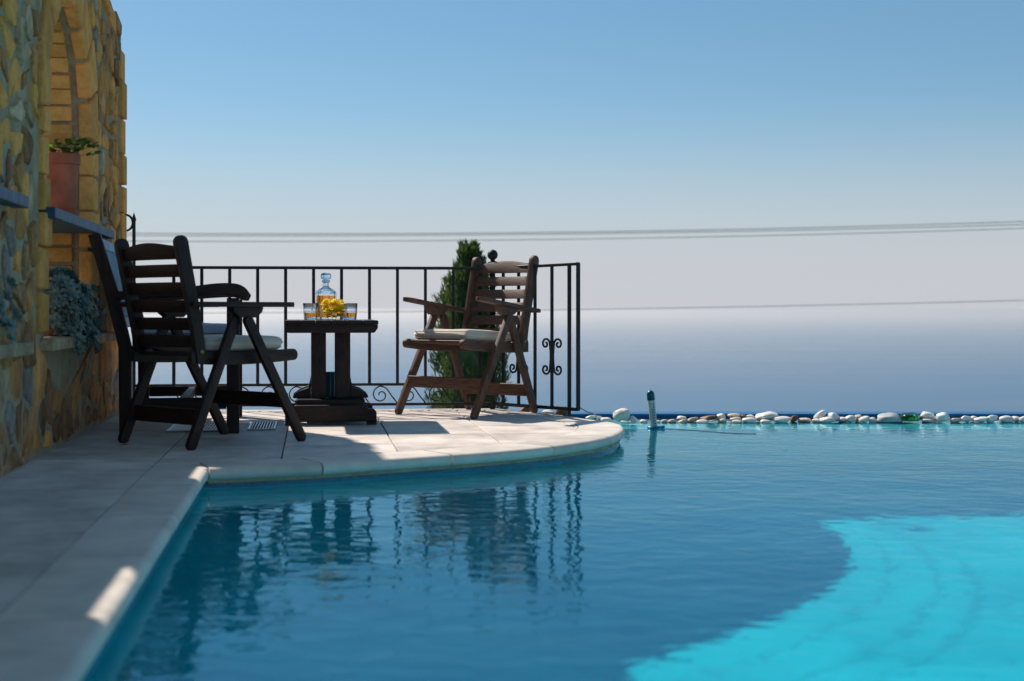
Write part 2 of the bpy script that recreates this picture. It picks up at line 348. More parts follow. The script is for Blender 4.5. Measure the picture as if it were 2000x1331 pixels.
deck_in = hull(inner[:-8] + [(1.42,8.25), VU(0.25,8.70), VU(-0.1,9.22), (JOINTV, 9.24), (JOINTV, 6.08), (EDGEV, 6.08)])
us = [3.745-0.505*k for k in range(12, 0, -1)] + [3.745+0.505*k for k in range(12)]
for j in range(len(us)-1):
    u0, u1 = us[j], us[j+1]
    if u0 < -1.5 or u0 > 9.1: continue
    slab([(WALLV-0.05, u0+GAP), (JOINTV-GAP, u0+GAP), (JOINTV-GAP, min(u1, 9.2)-GAP), (WALLV-0.05, min(u1, 9.2)-GAP)], -0.03, rng.uniform(-0.0012, 0.0), 'paving_slab', M['slab'])
    for i in range(5):
        v0 = JOINTV+0.515*i; cell = [(v0+GAP, u0+GAP), (v0+0.515-GAP, u0+GAP), (v0+0.515-GAP, u1-GAP), (v0+GAP, u1-GAP)]
        c = clip_convex(cell, inset_poly(deck_in, GAP))
        if len(c) >= 3 and area(c) > 0.0015: slab(c, -0.03, rng.uniform(-0.0012, 0.0), 'paving_slab', M['slab'], 0.002)
# left coping, bull-nosed
def nosing(name, mat, path_out, path_in, top=0.0015, thick=0.05):
    """coping stone between an outer (pool side, rounded) and an inner polyline"""
    n = len(path_out); prof = []
    for k in range(7):
        a = math.pi/2 - math.pi*k/6; prof.append((math.cos(a)*thick/2, math.sin(a)*thick/2 - thick/2 + top))
    v = []; f = []; m = len(prof)+2
    for i in range(n):
        o_, i_ = Vector(path_out[i]), Vector(path_in[i]); d = (o_-i_).normalized()
        v.append((i_.x, i_.y, top))
        for e, z in prof: p = o_ + d*(e-thick/2); v.append((p.x, p.y, z))
        v.append((i_.x, i_.y, top-thick))
    for i in range(n-1):
        for k in range(m): f.append((i*m+k, i*m+(k+1)%m, (i+1)*m+(k+1)%m, (i+1)*m+k))
    f += [tuple(range(m)), tuple(range((n-1)*m, n*m))[::-1]]
    mb = MB().add(v, [q[::-1] for q in f]); return mb.obj(name, mat, terrace, smooth=50)
cu = [6.06 - 0.757*k for k in range(12)]
for k in range(len(cu)-1):
    a, b = cu[k+1]+0.0035, cu[k]-0.0035
    if k == 0: nosing('coping_stone', M['coping'], [(EDGEV, a), (EDGEV, 5.826)], [(JOINTV+GAP, a), (JOINTV+GAP, 5.826)]); slab([(JOINTV+GAP,5.829),(EDGEV-0.003,5.829),(inner[0][0]-0.003,inner[0][1]),(JOINTV+GAP,inner[0][1])], -0.05, 0.0008, 'coping_stone', M['coping'], 0.002)
    else: nosing('coping_stone', M['coping'], [(EDGEV, a), (EDGEV, b)], [(JOINTV+GAP, a), (JOINTV+GAP, b)])
full_o = arc + [(1.555,8.30)]; full_i = inner[:-3] + [(1.36,8.10)]*2 + [(1.34,8.2)] + [(1.33,8.30)]
marks = [0, 7, 15, 23, 31, 39, 47, len(full_o)-1]
def open_ends(pts, g=0.004):                          # leave a narrow joint at both ends
    p = [Vector(q) for q in pts]
    for i, j in ((0, 1), (-1, -2)):
        d_ = p[j]-p[i]
        if d_.length > 2*g: p[i] = p[i] + d_.normalized()*g
    return [tuple(q) for q in p]
for a, b in zip(marks[:-1], marks[1:]): nosing('coping_stone', M['coping'], open_ends(full_o[a:b+1]), open_ends(full_i[a:b+1]))

# pool shell
PX1, PY0, PY1 = 7.5, -3.0, None
WEIR0, WEIR1 = 8.62, 9.02                      # world depth of the submerged weir ledge and of the overflow lip
def ladder(pts, z0, z1, name, mat):
    me = bpy.data.meshes.new(name); v = []; f = []; uvs = []; L_ = 0
    for i, p in enumerate(pts): v += [(p[0], p[1], z0), (p[0], p[1], z1)]
    run = [0]
    for i in range(1, len(pts)): run.append(run[-1]+(Vector(pts[i])-Vector(pts[i-1])).length)
    for i in range(len(pts)-1):
        f.append((2*i, 2*i+2, 2*i+3, 2*i+1)); uvs += [(run[i], z0), (run[i+1], z0), (run[i+1], z1), (run[i], z1)]
    me.from_pydata(v, [], f); ul = me.uv_layers.new(name='UVMap')
    for i, q in enumerate(uvs): ul.data[i].uv = q
    me.materials.append(mat); o = bpy.data.objects.new(name, me); COL.objects.link(o); return o
FLOOR = -2.12
Wp = lambda p: W(*p)
shell_pts = [(EDGEV-0.03, -4.0), (EDGEV-0.03, 5.86)] + [tuple(Vector(p)+ (Vector(q)-Vector(p)).normalized()*0.03) for p, q in zip(arc, inner)][1:] + [(1.53,8.40)]
shell_w = [Wp(p) for p in shell_pts] + [(0.34, 8.645)]
rim = ladder(shell_w, -0.09, -0.048, 'pool_rim', M['mosaic']); rim['kind'] = 'structure'      # tiled band under the coping
bed = ladder([Wp(tuple(Vector(p)+(Vector(q)-Vector(p)).normalized()*0.022)) for p, q in zip(full_o, full_i)], -0.062, -0.046, 'coping_bed', M['mortar']); bed['kind'] = 'structure'
set_back = [Wp(p) for p in [(-1.55, -4.2), (-1.55, 7.2), (0.2, 7.6), (0.75, 8.3)]] + [(0.34, 8.645)]  # unseen pool wall, shifted under the terrace to let sunlight reach the floor
pool_wall = ladder(set_back, FLOOR, -0.0695, 'pool_wall', M['poolfloor']); pool_wall['kind'] = 'structure'
pf = MB().add([(-4,-6,FLOOR),(8,-6,FLOOR),(8,WEIR1,FLOOR),(-4,WEIR1,FLOOR)], [(0,1,2,3)]).obj('pool_floor', M['poolfloor'], kind='structure')
wx0 = 0.30
wl = MB(); wl.box(wx0, 8, WEIR0, WEIR1+0.02, FLOOR+0.004, WATER-0.055); weir = wl.obj('overflow_weir', M['weir'], kind='structure', bevel=0.01)
rw = MB().box(7.6, 8.0, -6, WEIR0-0.003, FLOOR+0.004, 0).obj('pool_side_wall', M['mosaic'], kind='structure')
nw = MB().box(-4, 7.59, -6.0, -4.2, FLOOR+0.004, 0).obj('pool_near_wall', M['weir'], kind='structure')
# water surface: flat sheet, widened unseen past the shell so sunlight reaches the floor
wm = MB().add([(-2.6, -4.19, WATER), (7.62, -4.19, WATER), (7.62, 9.52, WATER), (-2.6, 9.52, WATER)], [(0,1,2,3)])   # runs on under the paving and over the overflow channel
me = wm.mesh('pool_water', M['water'])
bm = bmesh.new(); bm.from_mesh(me)
bmesh.ops.recalc_face_normals(bm, faces=bm.faces)
if sum(f.normal.z*f.calc_area() for f in bm.faces) < 0: bmesh.ops.reverse_faces(bm, faces=bm.faces)
bm.to_mesh(me); bm.free()
me.polygons.foreach_set('use_smooth', [True]*len(me.polygons))
water = bpy.data.objects.new('pool_water', me); COL.objects.link(water); water['kind'] = 'structure'
water.cycles.is_caustics_caster = True
for o in (pool_wall, rim, pf, weir, rw, nw): o.cycles.is_caustics_receiver = True
# overflow channel behind the weir and its blue painted outer lip
MB().box(-0.45, 8, WEIR1+0.024, 9.52, -1.2, -0.115).obj('overflow_channel', M['bluepaint'], kind='structure')
MB().box(-3.2, 8, 9.525, 9.74, -2.7, -0.058).obj('channel_lip', M['bluepaint'], kind='structure', bevel=0.006)
MB().box(-3.2, -0.46, 9.3, 9.52, -2.7, -0.065).obj('channel_edge', M['bluepaint'], kind='structure')  # unseen edge, raised to keep sunlight out from under the terrace

# ------------------------------------------------------------------ the stone wall with its arched openings (local axes of the terrace)
wall = empty('stone_wall', (0, 0, 0), FA, label='rough stone wall with arched openings along the left of the terrace', cat='wall')
TH = 0.38; FACE = WALLV; UEND = 9.15
def top_at(u): return 2.31 + 0.15*(9.0-u) + 0.03*math.sin(u*5.1) + 0.02*math.sin(u*13)
WIN = []                                            # (u0, u1, centre, spring height)
for sh in (0.0, -2.45, -4.9): WIN.append((6.53+sh, 7.74+sh, 7.135+sh, 1.53))
RAD = 0.605; SILLZ = 0.455
def win_loop(wn, grow=0.0):
    u0, u1, c, zs = wn; r = RAD+grow
    return [(c-r, SILLZ), (c+r, SILLZ)] + [(c+r*math.cos(a), zs+r*math.sin(a)) for a in [math.pi*i/20 for i in range(21)]]
outer_w = [(-2.2, 0.0-0.02), (UEND, -0.02)] + [(u, top_at(u)) for u in [UEND-0.005-0.25*i for i in range(46)] if u > -2.2] + [(-2.2, top_at(-2.2))]
# the end of the wall leans in a little towards the top
def lean(u, z): return u - (max(0, z-1.9)**2)*0.35 if u > UEND-0.3 else u
loops = [[Vector((lean(u, z), z, 0)) for u, z in outer_w]] + [[Vector((u, z, 0)) for u, z in win_loop(x, 0.012)] for x in WIN]
flat = [p for l in loops for p in l]
tris = geometry.tessellate_polygon(loops)
core = MB(); vf, vb = FACE-0.015, FACE-TH
n0 = len(flat)
core.add([(vf, p.x, p.y) for p in flat] + [(vb, p.x, p.y) for p in flat], [t for t in tris] + [tuple(i+n0 for i in t[::-1]) for t in tris])
b0 = 0
for l in loops:
    n = len(l)
    core.add([(vf, p.x, p.y) for p in l] + [(vb, p.x, p.y) for p in l], [(i, (i+1)%n, n+(i+1)%n, n+i) for i in range(n)])
me = core.mesh('mortar', M['mortar'])
bm = bmesh.new(); bm.from_mesh(me); bmesh.ops.remove_doubles(bm, verts=bm.verts, dist=1e-5); bmesh.ops.recalc_face_normals(bm, faces=bm.faces); bm.to_mesh(me); bm.free()
o = bpy.data.objects.new('mortar', me); COL.objects.link(o); setup(o, wall)

def stone_mesh(poly, proud, r, rough=0.006, flatness=0.93):
    """a rounded stone over the (u, z) outline, standing proud of the mortar"""
    c = Vector((sum(p[0] for p in poly)/len(poly), sum(p[1] for p in poly)/len(poly)))
    pts = []
    n = len(poly)
    for i in range(n):                                # one Chaikin pass, then jitter
        a, b = Vector(poly[i]), Vector(poly[(i+1)%n]); pts += [a.lerp(b, 0.22), a.lerp(b, 0.78)]
    pts = [p + Vector((r.uniform(-1,1), r.uniform(-1,1)))*rough for p in pts]
    m = len(pts); v = []
    for p in pts: v.append((FACE-0.04, p.x, p.y))
    for p in pts: v.append((FACE-0.022+proud*0.55, p.x, p.y))
    for p in pts:
        q = c + (p-c)*flatness; v.append((FACE-0.022+proud+r.uniform(-1,1)*rough*0.7, q.x, q.y))
    v.append((FACE-0.022+proud*1.03, c.x+r.uniform(-.01,.01), c.y+r.uniform(-.01,.01)))
    f = []
    for k in (0, 1):
        for i in range(m): f.append((k*m+i, k*m+(i+1)%m, (k+1)*m+(i+1)%m, (k+1)*m+i))
    f += [(2*m+i, 2*m+(i+1)%m, 3*m) for i in range(m)]
    return v, f
def in_frame(u, z):
    return u > 5.25
def excluded(u, z, pad=0.0):
    """nearest allowed point if (u, z) lies in an opening, its dressed ring or a ledge, else None"""
    for (u0, u1, c, zs) in WIN:
        near, far = 0.21+pad, 0.28+pad
        if z > zs:
            d = Vector((u-c, z-zs)); ro = RAD + (far if u > c else near)
            if d.length < ro: d = d.normalized()*ro if d.length > 1e-4 else Vector((0, ro)); return (c+d.x, zs+d.y)
        elif z > SILLZ-0.01:
            if u0-near < u < u1+far:
                return (u0-near, z) if u < c else (u1+far, z)
        if SILLZ-0.02-pad < z < 0.53+pad and u0-0.13-pad < u < u1+0.71+pad: return (u, SILLZ-0.02-pad) if z < 0.49 else (u, 0.53+pad)
    if u > UEND-0.20-pad: return (UEND-0.20-pad, z)
    return None
def rubble(u0, u1, z0, z1, du, dz, seed):
    r = random.Random(seed); seeds = []; z = z0; row = 0
    while z < z1:
        u = u0 + (du*0.5 if row % 2 else 0) + r.uniform(-.3,.3)*du
        while u < u1:
            seeds.append((u + r.uniform(-.36,.36)*du, z + r.uniform(-.34,.34)*dz)); u += du*r.choice([0.75, 1, 1, 1.35])
        z += dz; row += 1
    cells = []
    for i, a in enumerate(seeds):
        poly = [(a[0]-du*1.4, a[1]-dz*1.4), (a[0]+du*1.4, a[1]-dz*1.4), (a[0]+du*1.4, a[1]+dz*1.4), (a[0]-du*1.4, a[1]+dz*1.4)]
        for j, b in enumerate(seeds):
            if i == j or abs(b[0]-a[0]) > 3*du or abs(b[1]-a[1]) > 3*dz: continue
            mx_, mz_ = (a[0]+b[0])/2, (a[1]+b[1])/2; dx, dz_ = b[0]-a[0], b[1]-a[1]
            out = []
            for k in range(len(poly)):
                p, q = poly[k], poly[(k+1)%len(poly)]
                sp = (p[0]-mx_)*dx+(p[1]-mz_)*dz_; sq = (q[0]-mx_)*dx+(q[1]-mz_)*dz_
                if sp <= 0: out.append(p)
                if (sp <= 0) != (sq <= 0): t = sp/(sp-sq); out.append((p[0]+(q[0]-p[0])*t, p[1]+(q[1]-p[1])*t))
            poly = out
            if len(poly) < 3: break
        if len(poly) < 3: continue
        cells.append((a, poly))
    return cells, r
far_stones = MB(); nst = 0
for (du, dz, z0, z1, seed, proud, gap) in ((0.23, 0.135, 0.06, 0.44, 3, 0.014, 0.010), (0.22, 0.125, 0.58, 3.6, 5, 0.024, 0.017)):
    cells, r = rubble(-1.0, UEND, z0, z1, du, dz, seed)
    for a, poly in cells:
        if a[1] > top_at(a[0])-0.05: continue
        if excluded(*a) is not None: continue
        pl = []
        for p in poly:
            q = excluded(p[0], p[1], 0.012) or p
            pl.append((q[0], min(max(q[1], 0.012), top_at(q[0])+0.015)))
        pl = ccw(inset_poly(ccw(pl), gap*r.uniform(0.6, 1.7)))
        if area(pl) < 0.004 or area(pl) > 0.2: continue
        v, f = stone_mesh(pl, proud*r.uniform(0.5, 1.35), r, 0.007)
        mat = r.choices(STONES, [4, 4, 2, 0.6, 1.6])[0] if z0 > 0.3 else r.choices(STONES, [1, 3, 4, 0.6, 1])[0]
        if in_frame(*a) and nst < 290:
            MB().add(v, f).obj('stone', mat, wall, smooth=60); nst += 1
        else: far_stones.add(v, f, STONES.index(mat))
far_stones.obj('stone', STONES, wall, smooth=60, kind='stuff')
# dressed blocks: jambs, arch rings, quoins at the wall's end
def block(cu, cz, su, sz, v0, v1, rot=0.0, name='stone', mat=None, taper=0.0, bev=0.012):
    mb = MB(); hu, hz_ = su/2, sz/2
    pts = [(-hu, -hz_+taper), (hu, -hz_-taper), (hu, hz_+taper), (-hu, hz_-taper)]
    pts = [(p[0]+rng.uniform(-.006,.006), p[1]+rng.uniform(-.006,.006)) for p in pts]
    ca, sa = math.cos(rot), math.sin(rot)
    pts = [(p[0]*ca-p[1]*sa, p[0]*sa+p[1]*ca) for p in pts]
    mb.prism(pts, 0, v0, v1)
    o = mb.obj(name, mat or M['sand'], wall, bevel=bev, seg=2, smooth=60); o.location = (0, cu, cz); return o
for wi, (u0, u1, c, zs) in enumerate(WIN[:2]):
    for far in (1, 0):
        z = 0.535; wdt = 0.25 if far else 0.19
        while z < zs-0.05:
            hgt = min(rng.uniform(0.15, 0.22), zs-z)
            if zs-(z+hgt) < 0.07: hgt = zs-z
            ww = wdt*rng.choice([0.8, 1.0, 1.06])
            cu_ = u1+ww/2-0.012 if far else u0-ww/2+0.012
            block(cu_, z+hgt/2, ww, hgt-0.014, FACE-0.055, FACE+rng.uniform(0.004, 0.02))
            z += hgt
    na = 9
    for k in range(na):
        a = math.pi*(k+0.5)/na; wdt = 0.25 if a < math.pi/2 else 0.19+0.06*max(0, math.sin(a)-0.3); rm = RAD-0.014+wdt/2
        block(c+rm*math.cos(a), zs+rm*math.sin(a), wdt, math.pi*rm/na-0.013, FACE-0.055, FACE+rng.uniform(0.004, 0.018), a, taper=0.028)
    # bricks lining the reveal
    bh = 0.088
    for far in (1, 0):
        z = 0.53
        while z < zs-0.03:
            cu_ = u1+0.03 if far else u0-0.03
            block(cu_, z+bh/2, 0.085, bh-0.017, FACE-TH+0.01, FACE-0.09, name='brick', bev=0.006); z += bh
    nb = 21
    for k in range(nb):
        a = math.pi*(k+0.5)/nb; rm = RAD+0.03
        block(c+rm*math.cos(a), zs+rm*math.sin(a), 0.085, math.pi*RAD/nb-0.017, FACE-TH+0.01, FACE-0.09, a, name='brick', bev=0.006)
    # stone sill ledge
    mb = MB().box(FACE-TH+0.02, FACE+0.045, u0-0.1, u1+0.70, 0.457, 0.512); mb.obj('sill', STONES[4], wall, bevel=0.012, seg=2)
z = 0.02; k = 0
while z < 2.2:
    hgt = rng.uniform(0.17, 0.23); ww = (0.16, 0.19)[k % 2]*rng.uniform(0.95, 1.05)
    if z+hgt > 2.24: hgt = 2.24-z
    if hgt > 0.07: block(lean(UEND-ww/2+0.012, z+hgt/2), z+hgt/2, ww, hgt-0.010, FACE-0.2, FACE+rng.uniform(0.0, 0.016), name='stone', bev=0.006)
    z += hgt; k += 1
# rough cap stones along the sloping top
u = UEND-0.12
while u > 4.5:
    l = rng.uniform(0.18, 0.32); zt = top_at(u-l/2)
    block(lean(u-l/2, zt), zt+0.0, l-0.02, rng.uniform(0.07, 0.11), FACE-0.3, FACE+rng.uniform(0.0, 0.02), -0.148, name='stone', mat=rng.choice(STONES[:3]), bev=0.012)
    u -= l

# boards lying across the openings
for i, sh in enumerate((0.0, -2.45)):
    e = MB().box(FACE-TH+0.01, FACE+0.052, 6.53+sh-0.11, 7.74+sh+0.55, 1.040, 1.088).obj('wall_shelf', M['shelf'], bevel=0.005, seg=2,
        label=('blue grey wooden shelf board across the arched opening behind the chair', 'blue grey shelf board end sticking out at the left picture edge')[i], cat='shelf', group='shelf boards in the wall openings')
    e.rotation_euler = (0, 0, FA)

# ------------------------------------------------------------------ potted plants
def pot(name, loc, r, hgt, label, saucer_r=None):
    e = empty(name, loc, label=label, cat='potted plant', group='potted plants in the wall openings')
    z0 = 0.016
    MB().lathe([(r*0.76, z0), (r*0.79, z0+0.004), (r*0.95, z0+hgt*0.8), (r*0.955, z0+hgt*0.82), (r*1.06, z0+hgt*0.83), (r*1.08, z0+hgt*0.985), (r*1.05, z0+hgt), (r*0.93, z0+hgt), (r*0.9, z0+hgt*0.9)], 28, capt=False).obj('pot', M['terra'], e, smooth=50)
    MB().lathe([(r*0.9, z0+hgt*0.9), (0.002, z0+hgt*0.91)], 20, capb=False).obj('soil', M['soil'], e)
    s_ = saucer_r or r*1.0
    MB().lathe([(s_*0.75, 0), (s_*0.85, 0.002), (s_, 0.034), (s_*1.02, 0.036), (s_*0.97, 0.037), (s_*0.82, 0.012), (0.002, 0.0115)], 28).obj('saucer', M['terra'], e, smooth=50)
    return e
def leaf(mb, p, d, up, l, wd, cup=0.15, round_=False):
    d = Vector(d).normalized(); s_ = d.cross(Vector(up)); s_ = s_.normalized() if s_.length > 1e-4 else Vector((1,0,0)); n = s_.cross(d); p = Vector(p)
    prof = [(0, .12), (.25, .75), (.55, 1), (.85, .7), (1, .05)] if not round_ else [(0,.3),(.2,.9),(.5,1.05),(.8,.85),(1,.25)]
    v = []
    for t, ww in prof:
        c = p + d*(l*t) + n*(l*cup*math.sin(t*math.pi*0.8)); v += [c - s_*(wd/2*ww) + n*(wd*cup*ww), c, c + s_*(wd/2*ww) + n*(wd*cup*ww)]
    f = []
    for i in range(4): f += [(3*i, 3*i+1, 3*i+4, 3*i+3), (3*i+1, 3*i+2, 3*i+5, 3*i+4)]
    mb.add(v, f)
x, y = W(FACE-0.05, 7.19)
e = pot('potted_plant', (x, y, 1.0885), 0.082, 0.295, 'terracotta pot with small sparse green plant on the blue shelf in the arch')
mb = MB(); st = MB(); r = random.Random(4)
for k in range(16):
    a = r.uniform(0, 6.28); l = r.uniform(0.05, 0.13); base = Vector((r.uniform(-.04,.04), r.uniform(-.04,.04), 0.29))
    if k < 6: a = r.uniform(-0.6, 0.9); l = r.uniform(0.10, 0.17)
    tip = base + Vector((math.cos(a)*l*0.85, math.sin(a)*l*0.85, l*r.uniform(0.2, 0.75))); st.tube([base, base.lerp(tip, .5)+Vector((0,0,.012)), tip], 0.0018, 4)
    for q in range(6):
        b = a + r.uniform(-1.6, 1.6); leaf(mb, tip - (tip-base)*r.uniform(0, .45), (math.cos(b), math.sin(b), r.uniform(-.2,.6)), (0,0,1), r.uniform(.022,.04), r.uniform(.02,.036), 0.15, True)
st.obj('stem', M['pelargonium'], e); mb.obj('foliage', M['pelargonium'], e, smooth='all')

def rosette_plant(loc, r_, hgt, spread, n, seed, label, name='potted_plant', trail=0.30):
    e = pot(name, loc, r_, hgt, label); r = random.Random(seed); mb = MB(); st = MB()
    for k in range(n):
        a = r.uniform(-2.2, 1.0) if k % 3 else r.uniform(0, 6.28); rr = spread*math.sqrt(r.random()); droop = max(0, rr-r_*0.9)
        c = Vector((math.cos(a)*rr, math.sin(a)*rr, hgt + 0.075*(1-(rr/spread)**2) + r.uniform(-.01,.035)))
        if rr > r_*0.85: c.z -= r.uniform(0.0, trail)
        st.tube([(0, 0, hgt*0.93), Vector((c.x*0.8, c.y*0.8, hgt+0.05)), c], 0.003, 4)
        ax = Vector((math.cos(a)*(0.3+rr/spread), math.sin(a)*(0.3+rr/spread), 0.75)).normalized()
        sz = r.uniform(0.034, 0.052)
        t1 = ax.orthogonal().normalized(); t2 = ax.cross(t1)
        for ring, (m, el) in enumerate(((7, 0.25), (5, 0.8))):
            for q in range(m):
                b = 6.283*q/m + ring*0.5 + r.uniform(-.15,.15); d = (t1*math.cos(b)+t2*math.sin(b))*math.cos(el) + ax*math.sin(el)
                leaf(mb, c, d, ax, sz*(1-0.25*ring), sz*0.42, 0.12)
    st.obj('stem', M['succulent'], e); mb.obj('foliage', M['succulent'], e, smooth='all'); return e
x, y = W(FACE-0.06, 7.12)
rosette_plant((x, y, 0.5125), 0.088, 0.20, 0.19, 130, 11, 'terracotta pot with trailing grey green succulent in the lower wall opening')
x, y = W(FACE-0.05, 5.16)
rosette_plant((x, y, 0.5125), 0.09, 0.20, 0.19, 60, 12, 'dark trailing plant cut off by the left picture edge', trail=0.22)

# ------------------------------------------------------------------ wrought iron railing
P0 = Vector((-2.375, 8.935, 0)); PC = Vector((-0.125, 9.15, 0)); PE = Vector((0.40, 8.60, 0))
ZB, ZM, ZT = 0.035, 0.162, 0.905
rail = empty('iron_railing', tuple(PC), label='black wrought iron railing with scrolls round the back of the terrace', cat='railing')
rel = lambda p: Vector(p) - PC
def bar(name, a, b, wd, mat='iron'): return MB().beam(rel(a), rel(b), wd, wd*1.0, (0,0,1) if abs((Vector(b)-Vector(a)).normalized().z) < .9 else (1,0,0)).obj(name, M[mat], rail, bevel=0.002)
Z = lambda p, z: Vector((p.x, p.y, z))
d1 = (PC-P0).normalized(); d2 = (PE-PC).normalized()
MB().beam(rel(Z(P0, ZT)), rel(Z(PC, ZT)), 0.019, 0.034, (0,0,1)).obj('top_rail', M['iron'], rail, bevel=0.003)
MB().beam(rel(Z(PC, ZT)), rel(Z(PE, ZT+0.012)), 0.019, 0.034, (0,0,1)).obj('top_rail', M['iron'], rail, bevel=0.003)
bar('bottom_rail', Z(P0, ZB), Z(PC, ZB), 0.017); bar('bottom_rail', Z(PC, ZB), Z(PE, ZB), 0.02); bar('middle_rail', Z(P0, ZM), Z(PC, ZM), 0.017)
def at_px(A, B, px):                                # point on the ground line A-B that the photograph shows at column px
    k = (px-1000)/FPX; t = (k*A.y-A.x)/((B.x-A.x)-k*(B.y-A.y)); return A.lerp(B, t)
cols = [885.5-54.6*k for k in range(12)] + [938]
bal = sorted([at_px(P0, PC, c) for c in cols if c > 285], key=lambda p: p.x)
for p in bal: bar('baluster', Z(p, ZM), Z(p, ZT), 0.0185)
for k, c in enumerate((983, 1013, 1045, 1078, 1112)):
    p = at_px(PC, PE, c); bar('baluster', Z(p, ZB), Z(p, ZT+0.004), 0.021 if k != 4 else 0.024)
bar('end_post', Z(PE, ZB-0.005), Z(PE, ZT+0.018), 0.025)
bar('corner_post', Z(PC, 0.0), Z(PC, ZT+0.03), 0.034)
MB().lathe([(0.012, 0.93), (0.03, 0.935), (0.03, 0.945), (0.014, 0.955), (0.014, 0.962)] + [(0.034*math.sin(a), 0.992-0.034*math.cos(a)) for a in [0.45+2.69*i/10 for i in range(10)]] + [(0.002, 1.026)], 18).obj('ball_finial', M['iron'], rail, smooth=50)
foot = at_px(PC, PE, 1112); MB().beam(rel(Z(foot, 0.0)), rel(Z(foot, ZB-0.005)), 0.02, 0.02).obj('foot', M['rust'], rail)
ft = P0.lerp(PC, 0.45); MB().beam(rel(Z(ft, 0.0)), rel(Z(ft, ZB-0.006)), 0.016, 0.016).obj('foot', M['iron'], rail)
# left end: tall pointed post with a ring scroll
MB().tube([rel(Z(P0, 0.0)), rel(Z(P0, 1.2))], 0.011, 6).obj('end_post', M['iron'], rail)
MB().lathe([(0.011, 1.195), (0.015, 1.205), (0.001, 1.25)], 8, tuple(rel(P0))).obj('spear_tip', M['iron'], rail)
MB().tube([rel(P0) + d1*(-0.052+0.045*math.cos(a)) + Vector((0,0,1.185+0.05*math.sin(a))) for a in [-2.4+4.8*i/18 for i in range(19)]], 0.008, 6).obj('scroll', M['iron'], rail, smooth='all')
def spiral(c, th0, th1, r0, r1, n=26):
    return [(c[0]+(r0+(r1-r0)*i/n)*math.cos(th0+(th1-th0)*i/n), c[1]+(r0+(r1-r0)*i/n)*math.sin(th0+(th1-th0)*i/n)) for i in range(n+1)]
def scroll(pts, A, d, r=0.0045): return MB().tube([rel(A) + d*a + Vector((0,0,b)) for a, b in pts], r, 6).obj('scroll', M['iron'], rail, smooth='all')
fr = [P0] + bal; 
for i in range(len(bal)-1):
    A, Bp = bal[i], bal[i+1]; wd = (Bp-A).length; sc = wd/0.178
    c = (0.072*sc, ZB+0.060); hgt = ZM-ZB
    pts = spiral(c, math.pi/2+2*math.pi*1.28, math.pi/2, 0.010, 0.056, 34)
    pts += [tuple(p.xy) for p in catmull([(c[0], c[1]+0.056, 0), (c[0]+0.036*sc, c[1]+0.040, 0), (0.140*sc, ZB+0.055, 0), (wd, ZB+0.006, 0)], 6)][1:]
    scroll(pts, A, d1, 0.0046)
for c in (1013, 1078):
    A = at_px(PC, PE, c)
    for sg in (-1, 1):
        up = spiral((sg*0.054, 0.428), -1.5*math.pi, math.pi, 0.007, 0.036, 30)
        if sg < 0: up = [(-(a+0.054*1)-0.054*1+0.0, b) if False else (-(a-sg*0.054)+sg*0.054, b) for a, b in up]
        mid = [(sg*0.0125, 0.375), (sg*0.010, 0.35), (sg*0.0125, 0.325)]
        lo = [(a, 0.70-b) for a, b in up][::-1]
        scroll(up + mid + lo, A, d2, 0.0066)
    MB().lathe([(0.013, 0.338), (0.015, 0.342), (0.015, 0.358), (0.013, 0.362)], 10, tuple(rel(A))).obj('collar', M['iron'], rail)

# ------------------------------------------------------------------ furniture
def stadium(a0, b0, a1, b1, r, n=6):
    """rounded bar outline between two 2D points"""
    d = Vector((a1-a0, b1-b0)); th = math.atan2(d.y, d.x); p = []
    for i in range(n+1): t = th - math.pi/2 + math.pi*i/n; p.append((a1+r*math.cos(t), b1+r*math.sin(t)))
    for i in range(n+1): t = th + math.pi/2 + math.pi*i/n; p.append((a0+r*math.cos(t), b0+r*math.sin(t)))
    return p
def band(top, bot): return ccw(list(top) + list(bot)[::-1])
def pillow(sx, sy, sz, n=30, seam=0.35, seed=0, wav=0.004):
    v = []; f = []; r = random.Random(seed)
    for sgn in (1, -1):
        for j in range(n+1):
            for i in range(n+1):
                a, b = i/n*2-1, j/n*2-1
                ea = 1-abs(a)**12; eb = 1-abs(b)**12; hh = max(0.0, ea*eb)**0.30
                x = a*sx/2*(1-0.03*abs(b)**3); y = b*sy/2*(1-0.03*abs(a)**3)
                z = sz/2*(1 + sgn*hh) + wav*sgn*noise.noise(Vector((x*9, y*9, seed)))*hh
                v.append((x, y, z))
    N = (n+1)**2
    for k in (0, 1):
        for j in range(n):
            for i in range(n):
                q = [k*N+j*(n+1)+i, k*N+j*(n+1)+i+1, k*N+(j+1)*(n+1)+i+1, k*N+(j+1)*(n+1)+i]
                f.append(tuple(q if k == 0 else q[::-1]))
    return MB().add(v, f)
